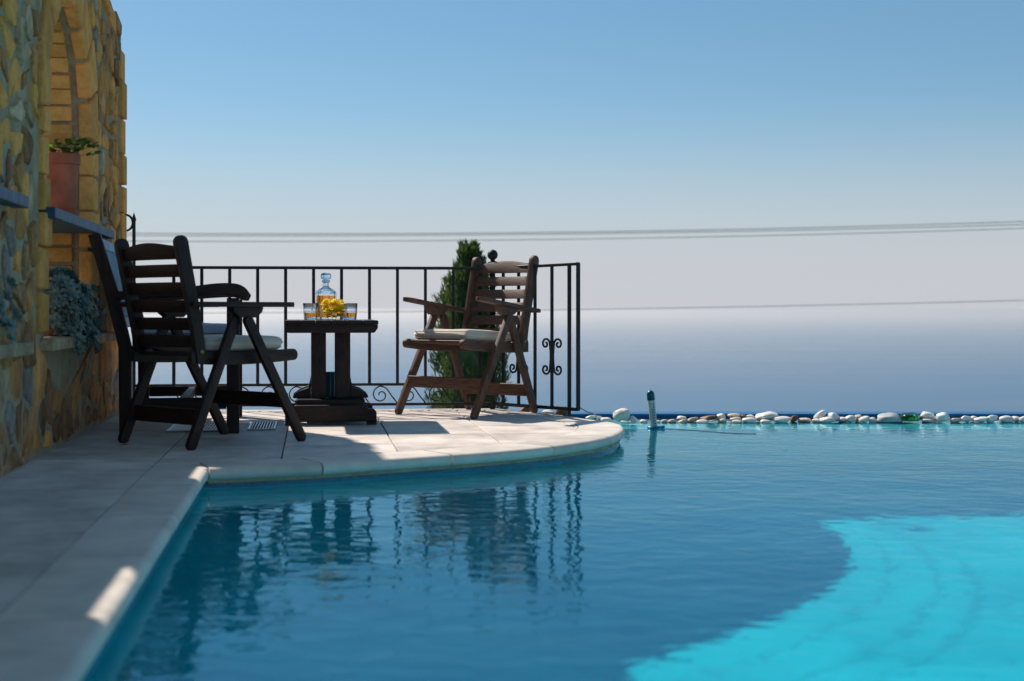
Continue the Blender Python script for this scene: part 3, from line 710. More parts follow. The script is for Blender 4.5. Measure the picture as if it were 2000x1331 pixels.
def folding_chair(loc, heading, label, mat, tilt=0.0, arm_rise=0.0, back_lean=0.09, light=None):
    """local axes: +y the way the sitter faces"""
    rz = math.atan2(-heading[0], heading[1]); e = empty('folding_chair', (*loc, 0), rz, label=label, cat='chair', group='wooden folding armchairs at the table')
    wd = 0.30; lm = light or mat
    armz = lambda y: 0.664 + arm_rise*(y+0.05)
    for s_ in (-1, 1):
        x = s_*wd; xi = s_*(wd-0.034)
        yt = -0.035
        # A-shaped pair of legs under each arm
        top = (x, yt+0.022, armz(0)-0.045); MB().prism(ccw(stadium(0.312, 0.02, top[1], top[2]-0.03, 0.024)), 0, x-0.014, x+0.014).obj('leg', mat, e, bevel=0.004, seg=2, smooth=40)
        MB().prism(ccw(stadium(-0.312, 0.02, yt-0.03, armz(0)-0.075, 0.024)), 0, xi-0.014, xi+0.014).obj('leg', mat, e, bevel=0.004, seg=2, smooth=40)
        MB().prism(ccw([(-0.105, armz(-.1)-0.012), (0.075, armz(.075)-0.012), (0.068, armz(.07)-0.035), (0.035, armz(0)-0.062), (-0.06, armz(0)-0.062), (-0.098, armz(0)-0.035)]), 0, s_*(wd-0.017)-0.026, s_*(wd-0.017)+0.026).obj('arm_block', lm, e, bevel=0.005, seg=2, smooth=40)
        # arm board with rounded front
        ypts = [-0.30+0.58*i/8 for i in range(9)]
        xa, xb = s_*(wd-0.045), s_*(wd+0.028); ol = []
        for i in range(9):
            ol.append((min(xa,xb) + (0.008 if i in (0,) else 0), ypts[i]))
        out2 = [(xa, -0.30), (xb, -0.30)] + [(xb, 0.22)] + [((xa+xb)/2 + (xb-xa)/2*math.cos(t), 0.22+0.05*math.sin(t)) for t in [math.pi*i/8 for i in range(1, 8)]] + [(xa, 0.22)]
        mb = MB().prism(ccw(out2), 2, -0.012, 0.012); 
        mb.v = [(p[0], p[1], p[2]+armz(p[1])) for p in mb.v]
        mb.obj('arm', lm, e, bevel=0.005, seg=2, smooth=40)
        # seat side rail, dipped in the middle, rounded nose
        xs = s_*(wd-0.075); ys = [-0.29+0.61*i/12 for i in range(13)]
        cz = lambda y: 0.428 + tilt*y + 0.10*(y-0.0)**2*0.6 - 0.012
        tp = [(y, cz(y)+0.026) for y in ys]; bt = [(y, cz(y)-0.030-0.006*math.cos(y*5)) for y in ys]
        nose = [(0.32+0.026*math.cos(t), cz(0.32)-0.003+0.029*math.sin(t)) for t in [math.pi/2-math.pi*i/6 for i in range(1, 6)]]
        MB().prism(ccw(tp + nose + bt[::-1]), 0, xs-0.015, xs+0.015).obj('seat_rail', mat, e, bevel=0.004, seg=2, smooth=40)
        # back post, rounded head
        xp = s_*(wd-0.068); pb = (-0.235, 0.395); pt_ = (-0.255-back_lean, 0.945)
        midp = (-0.25-back_lean*0.35, 0.66)
        ax = [pb, ((pb[0]+midp[0])/2+0.004, 0.53), midp, ((midp[0]+pt_[0])/2-0.002, 0.81), pt_]; ax = [tuple(p.xy) for p in catmull([(a, b, 0) for a, b in ax], 4)]
        L_, R_ = [], []
        for i, (a, b) in enumerate(ax):
            t = (Vector(ax[min(i+1, len(ax)-1)])-Vector(ax[max(0, i-1)])).normalized(); nn = Vector((-t.y, t.x)); hw = 0.026+0.008*i/len(ax)
            L_.append((a+nn.x*hw, b+nn.y*hw)); R_.append((a-nn.x*hw, b-nn.y*hw))
        th = math.atan2(t.y, t.x); head = [(pt_[0]+hw*math.cos(q), pt_[1]+hw*math.sin(q)) for q in [th-math.pi/2+math.pi*i/7 for i in range(1, 7)]]
        MB().prism(ccw(R_ + head + L_[::-1]), 0, xp-0.016, xp+0.016).obj('back_post', mat, e, bevel=0.005, seg=2, smooth=40)
        MB().lathe([(0.009, 0), (0.012, 0.004), (0.004, 0.009)], 10, (0,0,0)).obj('bolt', M['brass'], e).matrix_local = Matrix.Translation((s_*(wd-0.05), -0.24, 0.445)) @ Matrix.Rotation(s_*R(90), 4, 'Y')
    # back slats between the posts
    def ylean(z):
        for i in range(len(ax)-1):
            if ax[i][1] <= z <= ax[i+1][1]: t = (z-ax[i][1])/(ax[i+1][1]-ax[i][1]); return ax[i][0]+(ax[i+1][0]-ax[i][0])*t
        return ax[-1][0]
    hw = wd-0.086
    zs = [0.462+0.0815*k for k in range(6)]
    for k, z in enumerate(zs):
        n = 10; v = []; f = []
        for i in range(n+1):
            t = i/n*2-1; bow = -0.016*(1-t*t); up = 0.018*(1-t*t) if k == 5 else 0
            if k == 5: up = 0.020*math.cos(t*math.pi/2)**1.5 if abs(t) < 1 else 0
            z0, z1 = z+0.001, z+0.0595+up
            for zz, off in ((z0, -0.010), (z1, -0.010), (z1, 0.010), (z0, 0.010)): v.append((t*hw, ylean(zz)+bow+off, zz))
        for i in range(n):
            for q in range(4): f.append((i*4+q, i*4+(q+1)%4, (i+1)*4+(q+1)%4, (i+1)*4+q))
        f += [(3,2,1,0), (n*4, n*4+1, n*4+2, n*4+3)]
        MB().add(v, [q[::-1] for q in f]).obj('back_slat', lm, e, bevel=0.003, smooth=40)
    # seat slats and stretchers
    for k in range(7):
        y = -0.22+0.083*k; zc = 0.428+tilt*y+0.06*y*y+0.002
        MB().box(-(wd-0.092), wd-0.092, y-0.033, y+0.033, zc-0.009, zc+0.009).obj('seat_slat', lm, e, bevel=0.003)
    for (x0, y, z0, z1) in ((wd-0.0145, 0.235, 0.165, 0.235), (wd-0.0485, -0.245, 0.105, 0.180)):
        MB().box(-x0, x0, y-0.011, y+0.011, z0, z1).obj('stretcher', lm, e, bevel=0.003)
    return e
cA = (-1.459, 6.885); hA = Vector((0.413, 0.48)).normalized()
cB = (-0.264, 8.75); hB = Vector((-0.369, -0.47)).normalized()
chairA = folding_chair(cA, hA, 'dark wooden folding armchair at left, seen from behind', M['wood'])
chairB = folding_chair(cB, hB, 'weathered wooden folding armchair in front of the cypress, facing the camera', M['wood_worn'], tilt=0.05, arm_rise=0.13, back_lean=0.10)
for c, hd, tl, lab in ((cA, hA, 0.0, 'cream seat cushion on the dark chair seen from behind'), (cB, hB, 0.05, 'cream seat cushion on the sunlit chair by the cypress')):
    o = pillow(0.44, 0.48, 0.072, seed=len(lab)).obj('seat_cushion', M['cushion'], smooth='all', label=lab, cat='cushion', group='cushions on the folding chairs')
    cp = [((abs(math.cos(a))**0.16*math.copysign(1, math.cos(a)))*0.2165, (abs(math.sin(a))**0.16*math.copysign(1, math.sin(a)))*0.2365) for a in [2*math.pi*i/72 for i in range(73)]]
    for zz in (0.017, 0.056): MB().tube([(a, b, zz) for a, b in cp], 0.0032, 5, caps=False).obj('piping', M['cushion'], o, smooth='all')
    p = Vector(c) + hd*0.045; o.location = (p.x, p.y, 0.4415); o.rotation_euler = (math.atan(tl), 0, math.atan2(-hd[0], hd[1]))
# bench against the wall
bench = empty('garden_bench', (-1.98, 7.29, 0), R(10), label='dark wooden slat back bench against the stone wall', cat='bench')
BL, BD = 1.15, 0.54
for y in (0.0, BL):
    MB().prism(ccw(band([(-0.03, 0.0), (-0.035, 0.45), (-0.105, 0.74), (-0.185, 1.02)], [(0.03, 0.0), (0.03, 0.45), (-0.035, 0.74), (-0.125, 1.03)])), 1, y-0.028, y+0.028).obj('back_post', M['wood'], bench, bevel=0.006, seg=2)
    MB().box(BD-0.032, BD+0.032, y-0.03, y+0.03, 0.0, 0.70).obj('leg', M['wood'], bench, bevel=0.005, seg=2)
    yy = y
    tp = [(-0.05, 0.735), (0.10, 0.735), (0.30, 0.755), (0.45, 0.775), (0.55, 0.775), (0.60, 0.755), (0.625, 0.725)]
    bt = [(-0.05, 0.69), (0.10, 0.692), (0.30, 0.702), (0.45, 0.712), (0.53, 0.712), (0.575, 0.695), (0.61, 0.692)]
    tp2 = [tuple(p.xy) for p in catmull([(a, b, 0) for a, b in tp], 4)]; bt2 = [tuple(p.xy) for p in catmull([(a, b, 0) for a, b in bt], 4)]
    MB().prism(band(tp2, bt2), 1, y-0.04, y+0.04).obj('arm', M['wood'], bench, bevel=0.008, seg=2, smooth=40)
    MB().box(0.032, BD-0.034, y-0.018, y+0.018, 0.375, 0.455).obj('side_rail', M['wood'], bench, bevel=0.004)
    MB().box(0.032, BD-0.034, y-0.015, y+0.015, 0.125, 0.185).obj('stretcher', M['wood'], bench, bevel=0.004)
MB().box(BD-0.02, BD+0.015, 0.032, BL-0.032, 0.38, 0.455).obj('front_rail', M['wood'], bench, bevel=0.004)
MB().box(0.26, 0.30, 0.017, BL-0.017, 0.13, 0.18).obj('stretcher', M['wood'], bench, bevel=0.004)
for k in range(6): MB().box(0.04+k*0.082, 0.04+k*0.082+0.07, 0.02, BL-0.02, 0.4555, 0.476).obj('seat_slat', M['wood'], bench, bevel=0.003)
bx = lambda z: -0.005-0.0-(max(0, z-0.45))*0.26
M['wood_blue'] = material('blue toned wood', (0.05, 0.22, 0.36), 0.45, 0.5, 14, bump=0.3, bscale=60)  # back rails and slats bluer than the bench's other wood
for (z0, z1) in ((0.955, 1.015), (0.545, 0.60)):
    MB().add(*(lambda q: (q.v, q.f))(MB().prism(ccw([(bx(z0)-0.012, z0), (bx(z0)+0.014, z0), (bx(z1)+0.014, z1), (bx(z1)-0.012, z1)]), 1, 0.03, BL-0.03))).obj('back_rail', M['wood_blue'], bench, bevel=0.003)
for k in range(15):
    y = 0.075+k*(BL-0.15)/14
    MB().beam((bx(0.60)+0.002, y, 0.60), (bx(0.955)+0.002, y, 0.955), 0.042, 0.014, (0,1,0)).obj('back_slat', M['wood_blue'], bench, bevel=0.002)
o = pillow(0.49, 1.02, 0.085, seed=5).obj('bench_cushion', M['cushion_blue'], smooth='all', label='long pale seat cushion lying on the bench by the wall', cat='cushion')
p = bench.matrix_basis @ Vector((0.285, BL/2, 0.4765)); o.location = p; o.rotation_euler = (0, 0, R(10))

# table
TZ = 0.58; tc_ = (-1.0425, 8.165)
table = empty('side_table', (*tc_, 0), FA, label='small dark wooden pedestal table between the two folding chairs', cat='table')
for k in range(6):
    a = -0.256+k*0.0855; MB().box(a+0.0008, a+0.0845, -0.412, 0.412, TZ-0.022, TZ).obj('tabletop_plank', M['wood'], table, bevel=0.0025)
for y in (-0.405, 0.375): MB().prism(ccw([(-0.254, TZ-0.0225), (-0.254, TZ-0.042), (-0.235, TZ-0.068), (0.235, TZ-0.068), (0.254, TZ-0.042), (0.254, TZ-0.0225)]), 1, y, y+0.03).obj('apron', M['wood'], table, bevel=0.003)
for x in (-0.245, 0.225): MB().box(x, x+0.02, -0.374, 0.374, TZ-0.06, TZ-0.0225).obj('apron', M['wood'], table, bevel=0.003)
for sx_ in (-1, 1):
    for sy in (-1, 1):
        MB().box(sx_*0.068-0.042, sx_*0.068+0.042, sy*0.11-0.042, sy*0.11+0.042, 0.14, TZ-0.023).obj('post', M['wood'], table, bevel=0.004)
        MB().prism(ccw([(0.0, 0.14), (0.10, 0.14), (0.10, 0.155), (0.06, 0.185), (0.012, 0.20), (0.0, 0.26)]), 1, sy*0.11-0.025, sy*0.11+0.025).obj('bracket', M['wood'], table, bevel=0.004).matrix_local = Matrix.Translation((sx_*0.111, 0, 0)) @ Matrix.Scale(sx_, 4, (1,0,0))
MB().box(-0.19, 0.19, -0.24, 0.24, 0.085, 0.1395).obj('base_block', M['wood'], table, bevel=0.012, seg=3)
for sy in (-1, 1):
    prof = [(-0.252, 0.018), (-0.252, 0.07), (-0.235, 0.088), (-0.205, 0.088), (-0.2, 0.11), (0.2, 0.11), (0.205, 0.088), (0.235, 0.088), (0.252, 0.07), (0.252, 0.018)]
    MB().prism(ccw(prof), 1, sy*0.27-0.03, sy*0.27+0.03).obj('base_foot', M['wood'], table, bevel=0.006, seg=2)
    for sx_ in (-1, 1): MB().box(sx_*0.225-0.027, sx_*0.225+0.027, sy*0.27-0.03, sy*0.27+0.03, 0.0, 0.0175).obj('foot_pad', M['wood'], table, bevel=0.003)
MB().lathe([(0.036, 0.14), (0.036, 0.27), (0.033, 0.28), (0.028, 0.282), (0.028, 0.20)], 18, capt=True).obj('parasol_sleeve', M['teal'], table, smooth=40)

# ------------------------------------------------------------------ on the table
def on_table(px, d, z=TZ): return ((px-1000)*d/FPX, d, z+0.0006)
def cut_profile(mb, n, depth, z0, z1):              # vertical flutes cut in a glass wall
    mb.v = [((x*(1-depth*(0.5-0.5*math.cos(n*math.atan2(y, x))) * (1 if z0 < z < z1 else 0))), (y*(1-depth*(0.5-0.5*math.cos(n*math.atan2(y, x))) * (1 if z0 < z < z1 else 0))), z) for x, y, z in mb.v]
def tumbler(px, d, label):
    e = empty('whisky_glass', on_table(px, d), label=label, cat='glass', group='whisky glasses on the table')
    mb = MB(); n = 48
    prof = [(0.0005, 0.0), (0.034, 0.0), (0.037, 0.004), (0.040, 0.03), (0.042, 0.06), (0.0435, 0.093), (0.043, 0.0955), (0.0415, 0.0945), (0.0395, 0.06), (0.0375, 0.03), (0.034, 0.017), (0.0005, 0.014)]
    mb.lathe(prof, n, capb=False, capt=False); cut_profile(mb, 12, 0.035, 0.002, 0.07)
    mb.obj('tumbler', M['glass'], e, smooth=60)
    MB().lathe([(0.0005, 0.0150), (0.0328, 0.0182), (0.0355, 0.03), (0.0365, 0.041), (0.0005, 0.041)], 36, capb=False, capt=False).obj('whisky', M['whisky'], e, smooth=50)
    return e
tumbler(606.5, 8.12, 'whisky tumbler on the table left of the decanter'); tumbler(683.5, 8.16, 'whisky tumbler on the table right of the crisps')
e = empty('decanter', on_table(636.5, 8.28), label='cut glass whisky decanter with faceted stopper on the table', cat='decanter')
e.rotation_euler = (0, 0, R(12)); e.scale = (1.02, 1.02, 1.0)
def squarish(mb, k=0.24):
    out = []
    for x, y, z in mb.v:
        a = math.atan2(y, x); f = 1 + k*((1/max(abs(math.cos(a)), abs(math.sin(a))))-1) if z < 0.165 else 1
        out.append((x*f, y*f, z))
    mb.v = out; return mb
body = [(0.0005, 0.0), (0.056, 0.0), (0.060, 0.005), (0.0605, 0.15), (0.058, 0.162), (0.045, 0.175), (0.024, 0.185), (0.018, 0.195), (0.0175, 0.215), (0.0225, 0.220), (0.0235, 0.226), (0.021, 0.230), (0.0135, 0.230), (0.0125, 0.20), (0.02, 0.181), (0.042, 0.170), (0.0535, 0.157), (0.0555, 0.148), (0.0550, 0.016), (0.0005, 0.014)]
squarish(MB().lathe(body, 48, capb=False, capt=False)).obj('bottle', M['glass'], e, smooth=35)
squarish(MB().lathe([(0.0005, 0.0146), (0.0535, 0.0166), (0.0540, 0.02), (0.0540, 0.140), (0.0005, 0.140)], 48, capb=False, capt=False)).obj('whisky', M['whisky'], e, smooth=50)
MB().lathe([(0.0005, 0.205), (0.0105, 0.205), (0.0118, 0.231), (0.018, 0.234), (0.029, 0.243), (0.031, 0.254), (0.027, 0.268), (0.017, 0.273), (0.0005, 0.274)], 8, capb=False, capt=False).obj('stopper', M['glass'], e)
bl = on_table(651, 8.0)
e = empty('glass_bowl', bl, label='round clear glass bowl full of yellow potato crisps', cat='bowl')
MB().lathe([(0.0005, 0.001), (0.036, 0.0005), (0.039, 0.004), (0.052, 0.014), (0.070, 0.038), (0.0805, 0.066), (0.0828, 0.080), (0.0836, 0.0815), (0.0826, 0.0825)], 48, capb=False, capt=False).obj('bowl', M['thin_glass'], e, smooth=60)
chips = []
for k in range(5):                                   # five curled crisp shapes
    r = random.Random(40+k); v = []; n = 6; f = []; ca = r.uniform(8, 16); cb = r.uniform(-5, 8)
    for j in range(n+1):
        for i in range(n+1):
            a, b = i/n*2-1, j/n*2-1; m = max(abs(a), abs(b)); q = math.hypot(a, b) or 1
            x, y = a*m/q*0.024, b*m/q*0.019; v.append((x, y, ca*x*x+cb*y*y+0.0025*noise.noise(Vector((x*90, y*90, k)))))
    for j in range(n):
        for i in range(n): f.append((j*(n+1)+i, j*(n+1)+i+1, (j+1)*(n+1)+i+1, (j+1)*(n+1)+i))
    N = len(v); v2 = [(x, y, z+0.0012) for x, y, z in v]
    chips.append(MB().add(v, [q[::-1] for q in f]).add(v2, f).mesh('potato_crisp', M['chip'], 'all'))
r = random.Random(77); placed = 0
for k in range(84):
    layer = k/84; z = 0.016+layer*0.078; rw_ = 0.050+0.75*(z-0.014) if z < 0.05 else 0.076 if z < 0.08 else 0.062
    rr = max(0.0, rw_-0.017)*math.sqrt(r.random()) if k % 3 else max(0.0, rw_-0.017)*0.97; a = r.uniform(0, 6.28)
    o = bpy.data.objects.new('potato_crisp', chips[k % 5]); COL.objects.link(o)
    o.location = (bl[0]+rr*math.cos(a), bl[1]+rr*math.sin(a), bl[2]+z+(0.012 if z > 0.07 else 0)); sc = 0.62 if z < 0.045 else 0.9
    o.scale = (sc, sc, sc); t = 0.5 if z < 0.065 else 1.0
    o.rotation_euler = (r.uniform(-t, t), r.uniform(-t, t), r.uniform(0, 6.28))
    setup(o, None, 'curled yellow potato crisp heaped in the glass bowl on the table', 'crisp', 'potato crisps in the glass bowl')

# ------------------------------------------------------------------ floor grate, dry leaf
def grate(px0, px1, py0, py1, label):
    d0 = FPX*EYE/(py1-605); d1_ = FPX*EYE/(py0-605); x0 = (px0-1000)*d0/FPX; x1 = (px1-1000)*d0/FPX
    e = empty('floor_grate', ((x0+x1)/2, (d0+d1_)/2, 0.001), FA, label=label, cat='grate', group='drain grates in the paving')
    hx, hy = (x1-x0)/2, (d1_-d0)/2
    for a, b, c, d in ((-hx, hx, -hy, -hy+0.012), (-hx, hx, hy-0.012, hy), (-hx, -hx+0.012, -hy+0.0125, hy-0.0125), (hx-0.012, hx, -hy+0.0125, hy-0.0125)): MB().box(a, b, c, d, 0.0, 0.007).obj('frame_bar', M['steel'], e, bevel=0.001)
    MB().box(-hx+0.01, hx-0.01, -hy+0.01, hy-0.01, 0.0004, 0.0012).obj('pit_shade', M['soil'], e)  # thin dark sheet, coloured for the shade down in the drain
    n = int((x1-x0-0.03)/0.0145)
    for k in range(n):
        a = -hx+0.02+k*(2*hx-0.04)/(n-1)
        MB().beam((a, -hy+0.013, 0.004), (a, hy-0.013, 0.004), 0.0075, 0.005, (1,0,0.35)).obj('slat', M['steel'], e)
grate(312, 436, 829, 844, 'bright steel drain grate in the paving behind the left chair legs'); grate(470, 524, 826, 841, 'dark steel drain grate in the paving beside the bench leg')
x, d = (240-1000)*EYE/(876-605), FPX*EYE/(876-605)
mb = MB(); leaf(mb, (0,0,0.004), (1,0.3,0.12), (0,0,1), 0.045, 0.02, 0.2)
o = mb.obj('dry_leaf', M['dryleaf'], label='small dry leaf on the paving by the wall', cat='leaf'); o.location = (x-0.02, d, 0.0)

# ------------------------------------------------------------------ pool thermometer and cords
d = 8.62; x = (1277.5-1000)*d/FPX
th = empty('pool_thermometer', (x, d, WATER), label='floating pool thermometer with teal cap standing up in the water', cat='thermometer')
th.rotation_euler = (R(6), R(-6.5), 0)
MB().lathe([(0.0005, -0.13), (0.016, -0.125), (0.0215, -0.10), (0.0215, 0.176), (0.0005, 0.176)], 24, capb=False, capt=False).obj('tube', M['card'], th, smooth=50)
MB().lathe([(0.0232, 0.176), (0.0238, 0.18), (0.0238, 0.205)] + [(0.0238*math.cos(a), 0.205+0.030*math.sin(a)) for a in [math.pi/2*i/6 for i in range(1, 6)]] + [(0.001, 0.235)], 24).obj('cap', M['teal'], th, smooth=50)
sc = MB().box(-0.0125, 0.0125, -0.0224, -0.0200, 0.004, 0.170).obj('scale_card', M['white_paint'], th, bevel=0.0005)
tk = MB()
for k in range(26): tk.box(-0.010 if k % 5 else -0.013, -0.003, -0.0230, -0.0222, 0.008+k*0.006, 0.0095+k*0.006)
for k in range(9): tk.box(0.004, 0.0115, -0.0230, -0.0222, 0.012+k*0.017, 0.0205+k*0.017)
tk.obj('scale_marks', M['ink'], sc); MB().box(-0.0012, 0.0012, -0.0236, -0.0221, 0.006, 0.12).obj('spirit_column', M['ink'], sc)
ring = [(0.031+0.012*math.cos(a), 0.006+0.009*math.sin(a)) for a in [2*math.pi*i/10 for i in range(11)]]
MB().lathe(ring, 28, capb=False, capt=False).obj('float_ring', M['tealring'], th, smooth='all').rotation_euler = (R(-6), R(6.5), 0)
MB().lathe([(0.012, -0.006), (0.016, 0.0), (0.016, 0.01), (0.006, 0.013)], 14, (0.05, -0.005, 0.0)).obj('float_lug', M['tealring'], th, smooth=50)
pts = catmull([(x+0.06, d-0.03, WATER+0.002), (x+0.20, d-0.14, WATER+0.002), (x+0.42, d-0.36, WATER+0.002), (x+0.55, d-0.40, WATER+0.002)], 6)
MB().tube(pts, 0.0016, 5).obj('thermometer_cord', M['cable'], label='thin dark cord floating on the water beside the thermometer', cat='cord')
MB().tube(catmull([Z(PE, 0.05)+Vector((0.006,0,0)), (0.455, 8.585, 0.022), (0.50, 8.55, 0.008), (0.53, 8.45, -0.03), (0.56, 8.38, WATER+0.003)], 6), 0.003, 6).obj('mooring_cord', M['cable'], label='short dark cord tied to the foot of the railing', cat='cord')

# ------------------------------------------------------------------ pebbles along the overflow edge
def pebble_mesh(seed, blocky=0.0):
    bm = bmesh.new(); bmesh.ops.create_icosphere(bm, subdivisions=3, radius=1.0); r = random.Random(seed); off = Vector((r.uniform(0, 50), r.uniform(0, 50), 0))
    cuts = [(Vector((r.gauss(0,1), r.gauss(0,1), r.gauss(0,1))).normalized(), r.uniform(0.62, 0.92)) for _ in range(9)]
    for v in bm.verts:
        p = v.co.normalized(); q = 1 + 0.28*noise.noise(p*1.2+off) + 0.16*noise.noise(p*2.6+off) + 0.035*noise.noise(p*6+off)
        e_ = 2.0+blocky*3; nn = (abs(p.x)**e_+abs(p.y)**e_+abs(p.z)**e_)**(1/e_)
        v.co = p/nn*q
        for cn, cc in cuts:
            ex = v.co.dot(cn)-cc
            if ex > 0: v.co -= cn*ex*0.88
    xs = [v.co for v in bm.verts]; mn = Vector([min(c[i] for c in xs) for i in range(3)]); mxx = Vector([max(c[i] for c in xs) for i in range(3)])
    for v in bm.verts: v.co = Vector([(v.co[i]-mn[i])/(mxx[i]-mn[i])-0.5 for i in range(3)])
    me = bpy.data.meshes.new('pebble'); bm.to_mesh(me); bm.free(); me.polygons.foreach_set('use_smooth', [True]*len(me.polygons)); return me
shapes = [pebble_mesh(k, (k % 3)*0.35) for k in range(9)]
PB = [  # column, height of middle, width, height in the photograph's pixels, kind, tilt, extra depth, label
 (1214,813,35,31,'w',0.2,-0.13,'largest round white stone, at the deck end of the pebble row'), (1237,820,16,17,'w',0.9,-0.16,'small white stone propped against the large round one'), (1222,825,20,9,'w',0,-0.20,None),
 (1257,824,16,9,'w',0,0,None), (1283,825,14,8,'w',0,0,None), (1297,823,14,8,'c',0,0,None), (1312,823,18,9,'c',0,0,None), (1331,817,18,9,'w',0,.06,None), (1333,823,17,8,'c',0,0,None),
 (1352,820,24,10,'c',.1,.04,None), (1372,824,25,9,'w',0,-.02,None), (1384,816,34,10,'b',0,.05,'flat rust brown stone on top of the pebble row'), (1408,815,19,14,'w',.3,.05,None), (1411,822,17,9,'c',0,0,None),
 (1434,812,28,9,'c',0,.08,None), (1437,819,23,9,'c',.1,.03,None), (1439,824,24,8,'w',0,-.02,None), (1453,814,14,8,'b',0,.08,None), (1464,821,30,11,'w',0,-.02,None), (1466,814,19,8,'w',0,.07,None),
 (1498,813,50,19,'w',.10,.05,'long thick white stone lying on top of the pebble row'), (1495,824,21,9,'w',0,-.03,None), (1527,821,38,16,'w',-.05,-.02,'big blocky white stone below the long white one'), (1550,818,15,14,'b',0,.05,'small round brown stone between white pebbles'),
 (1572,821,28,9,'c',0,.03,None), (1601,811,25,17,'w',.5,.07,'rounded white stone sitting highest in the row near the picture\'s right'), (1595,822,18,9,'w',0,0,None), (1616,820,30,13,'w',0,-.02,None), (1630,815,26,17,'w',-.5,.05,None), (1646,820,18,11,'w',0,.03,None),
 (1662,818,22,14,'w',.2,0,None), (1677,817,19,14,'c',.2,.04,None), (1688,820,22,14,'w',.4,-.02,None), (1705,821,18,12,'w',0,0,None), (1735,817,48,20,'g',.22,0,'long grey white stone left of the green glass lump'), (1752,825,20,6,'b',0,-.02,None),
 (1777,815,40,18,'green',.05,.02,'dark green glass lump among the white pebbles'), (1811,812,25,15,'w',-.2,.05,None), (1812,822,24,8,'g',0,0,None), (1826,818,14,11,'w',0,.04,None), (1841,815,27,18,'w',.45,0,'tilted white stone two places right of the green lump'), (1865,821,25,9,'c',0,0,None),
 (1885,818,21,12,'w',-.5,0,None), (1902,818,15,11,'w',0,.04,None), (1917,820,29,12,'w',.1,0,None), (1938,817,24,15,'w',.7,0,None), (1966,819,29,14,'w',0,0,'wide blocky white stone near the right picture edge'), (1984,819,16,12,'w',0,.03,None), (1998,820,18,13,'w',.3,0,None), (2022,820,24,14,'w',.3,0,None), (2050,820,28,14,'c',0,0,None), (2080,820,24,14,'w',.2,0,None)]
kinds = {'w': 'white_stone', 'c': 'cream_stone', 'b': 'brown_stone', 'g': 'grey_stone', 'green': 'green_glass'}
ORD = 'first second third fourth fifth sixth seventh eighth ninth tenth eleventh twelfth thirteenth fourteenth fifteenth sixteenth seventeenth eighteenth nineteenth'.split()
TENS = ['twenti', 'thirti', 'forti', 'fifti']; TEN = ['twenty', 'thirty', 'forty', 'fifty']
def ordinal(n): return ORD[n-1] if n < 20 else (TENS[n//10-2]+'eth' if n % 10 == 0 else TEN[n//10-2]+'-'+ORD[n % 10-1])
PB.sort(); hue = {'w': 'white', 'c': 'cream', 'b': 'brown', 'g': 'grey'}
PB = [p[:7] + (p[7] or f'small {hue[p[4]]} pebble, {ordinal(i+1)} from the deck end of the pebble row',) for i, p in enumerate(PB)]
names = {'w': 'small smooth white pebble in the row along the far pool edge', 'c': 'small cream coloured pebble in the row along the far pool edge', 'b': 'small brown pebble in the row along the far pool edge', 'g': 'small grey pebble beside the green glass lump'}
def pebble(px, py, wpx, hpx, kind, tilt, d, label, zmin=-0.112):
    k = FPX/d; sw, shh = wpx/k, hpx/k
    r = random.Random(int(px*7+py)); me = shapes[r.randrange(9)]; me2 = me if False else me.copy(); me2.materials.append(M[kinds[kind]])
    o = bpy.data.objects.new('pebble' if kind != 'green' else 'glass_lump', me2); COL.objects.link(o)
    x = (px-1000)/k; z = EYE-(py-605)/k
    o.scale = (sw*0.97, max(sw, shh)*r.uniform(0.75, 1.05), shh*0.98); o.rotation_euler = (0, -tilt*0.5, r.uniform(-.25, .25)); o.location = (x, d, z)
    return setup(o, None, label or names[kind], 'stone', 'pebbles along the far pool edge')
for (px, py, wp, hp, kd, tl, ed, lab) in PB: pebble(px, py, wp, hp, kd, tl, 9.085+ed, lab)
r = random.Random(21)
bed = MB()                                            # the finer gravel the pebbles lie on
for k in range(420):
    x = r.uniform(0.35, 4.4); y = r.uniform(9.05, 9.34); s_ = r.uniform(0.008, 0.022); me = shapes[k % 9]
    rot = Matrix.Rotation(r.uniform(0, 6.28), 3, 'Z'); sc = Vector((s_*r.uniform(1, 1.7), s_*1.2, s_*0.8))
    bmv = [rot @ Vector((v.co.x*sc.x*2, v.co.y*sc.y*2, v.co.z*sc.z*2)) + Vector((x, y, -0.103+s_*0.3)) for v in me.vertices][:] if k < 0 else None
    n = 6; v = []; f = []
    for j in range(1, 4):
        for i in range(n):
            a = 6.283*i/n; b = math.pi*j/4; p = rot @ Vector((math.sin(b)*math.cos(a)*sc.x, math.sin(b)*math.sin(a)*sc.y, math.cos(b)*sc.z)); v.append(p+Vector((x, y, -0.104+s_*0.5)))
    for j in range(2):
        for i in range(n): f.append((j*n+i, j*n+(i+1)%n, (j+1)*n+(i+1)%n, (j+1)*n+i)[::-1])
    v += [Vector((x, y, -0.104+s_*0.5+sc.z)), Vector((x, y, -0.104+s_*0.5-sc.z))]
    f += [(i, (i+1)%n, 3*n) for i in range(n)] + [(2*n+(i+1)%n, 2*n+i, 3*n+1) for i in range(n)]
    bed.add(v, f, k % 2)
bed.obj('gravel', [M['white_stone'], M['cream_stone']], kind='stuff', smooth='all', label='fine gravel under the pebbles at the far pool edge', cat='gravel')
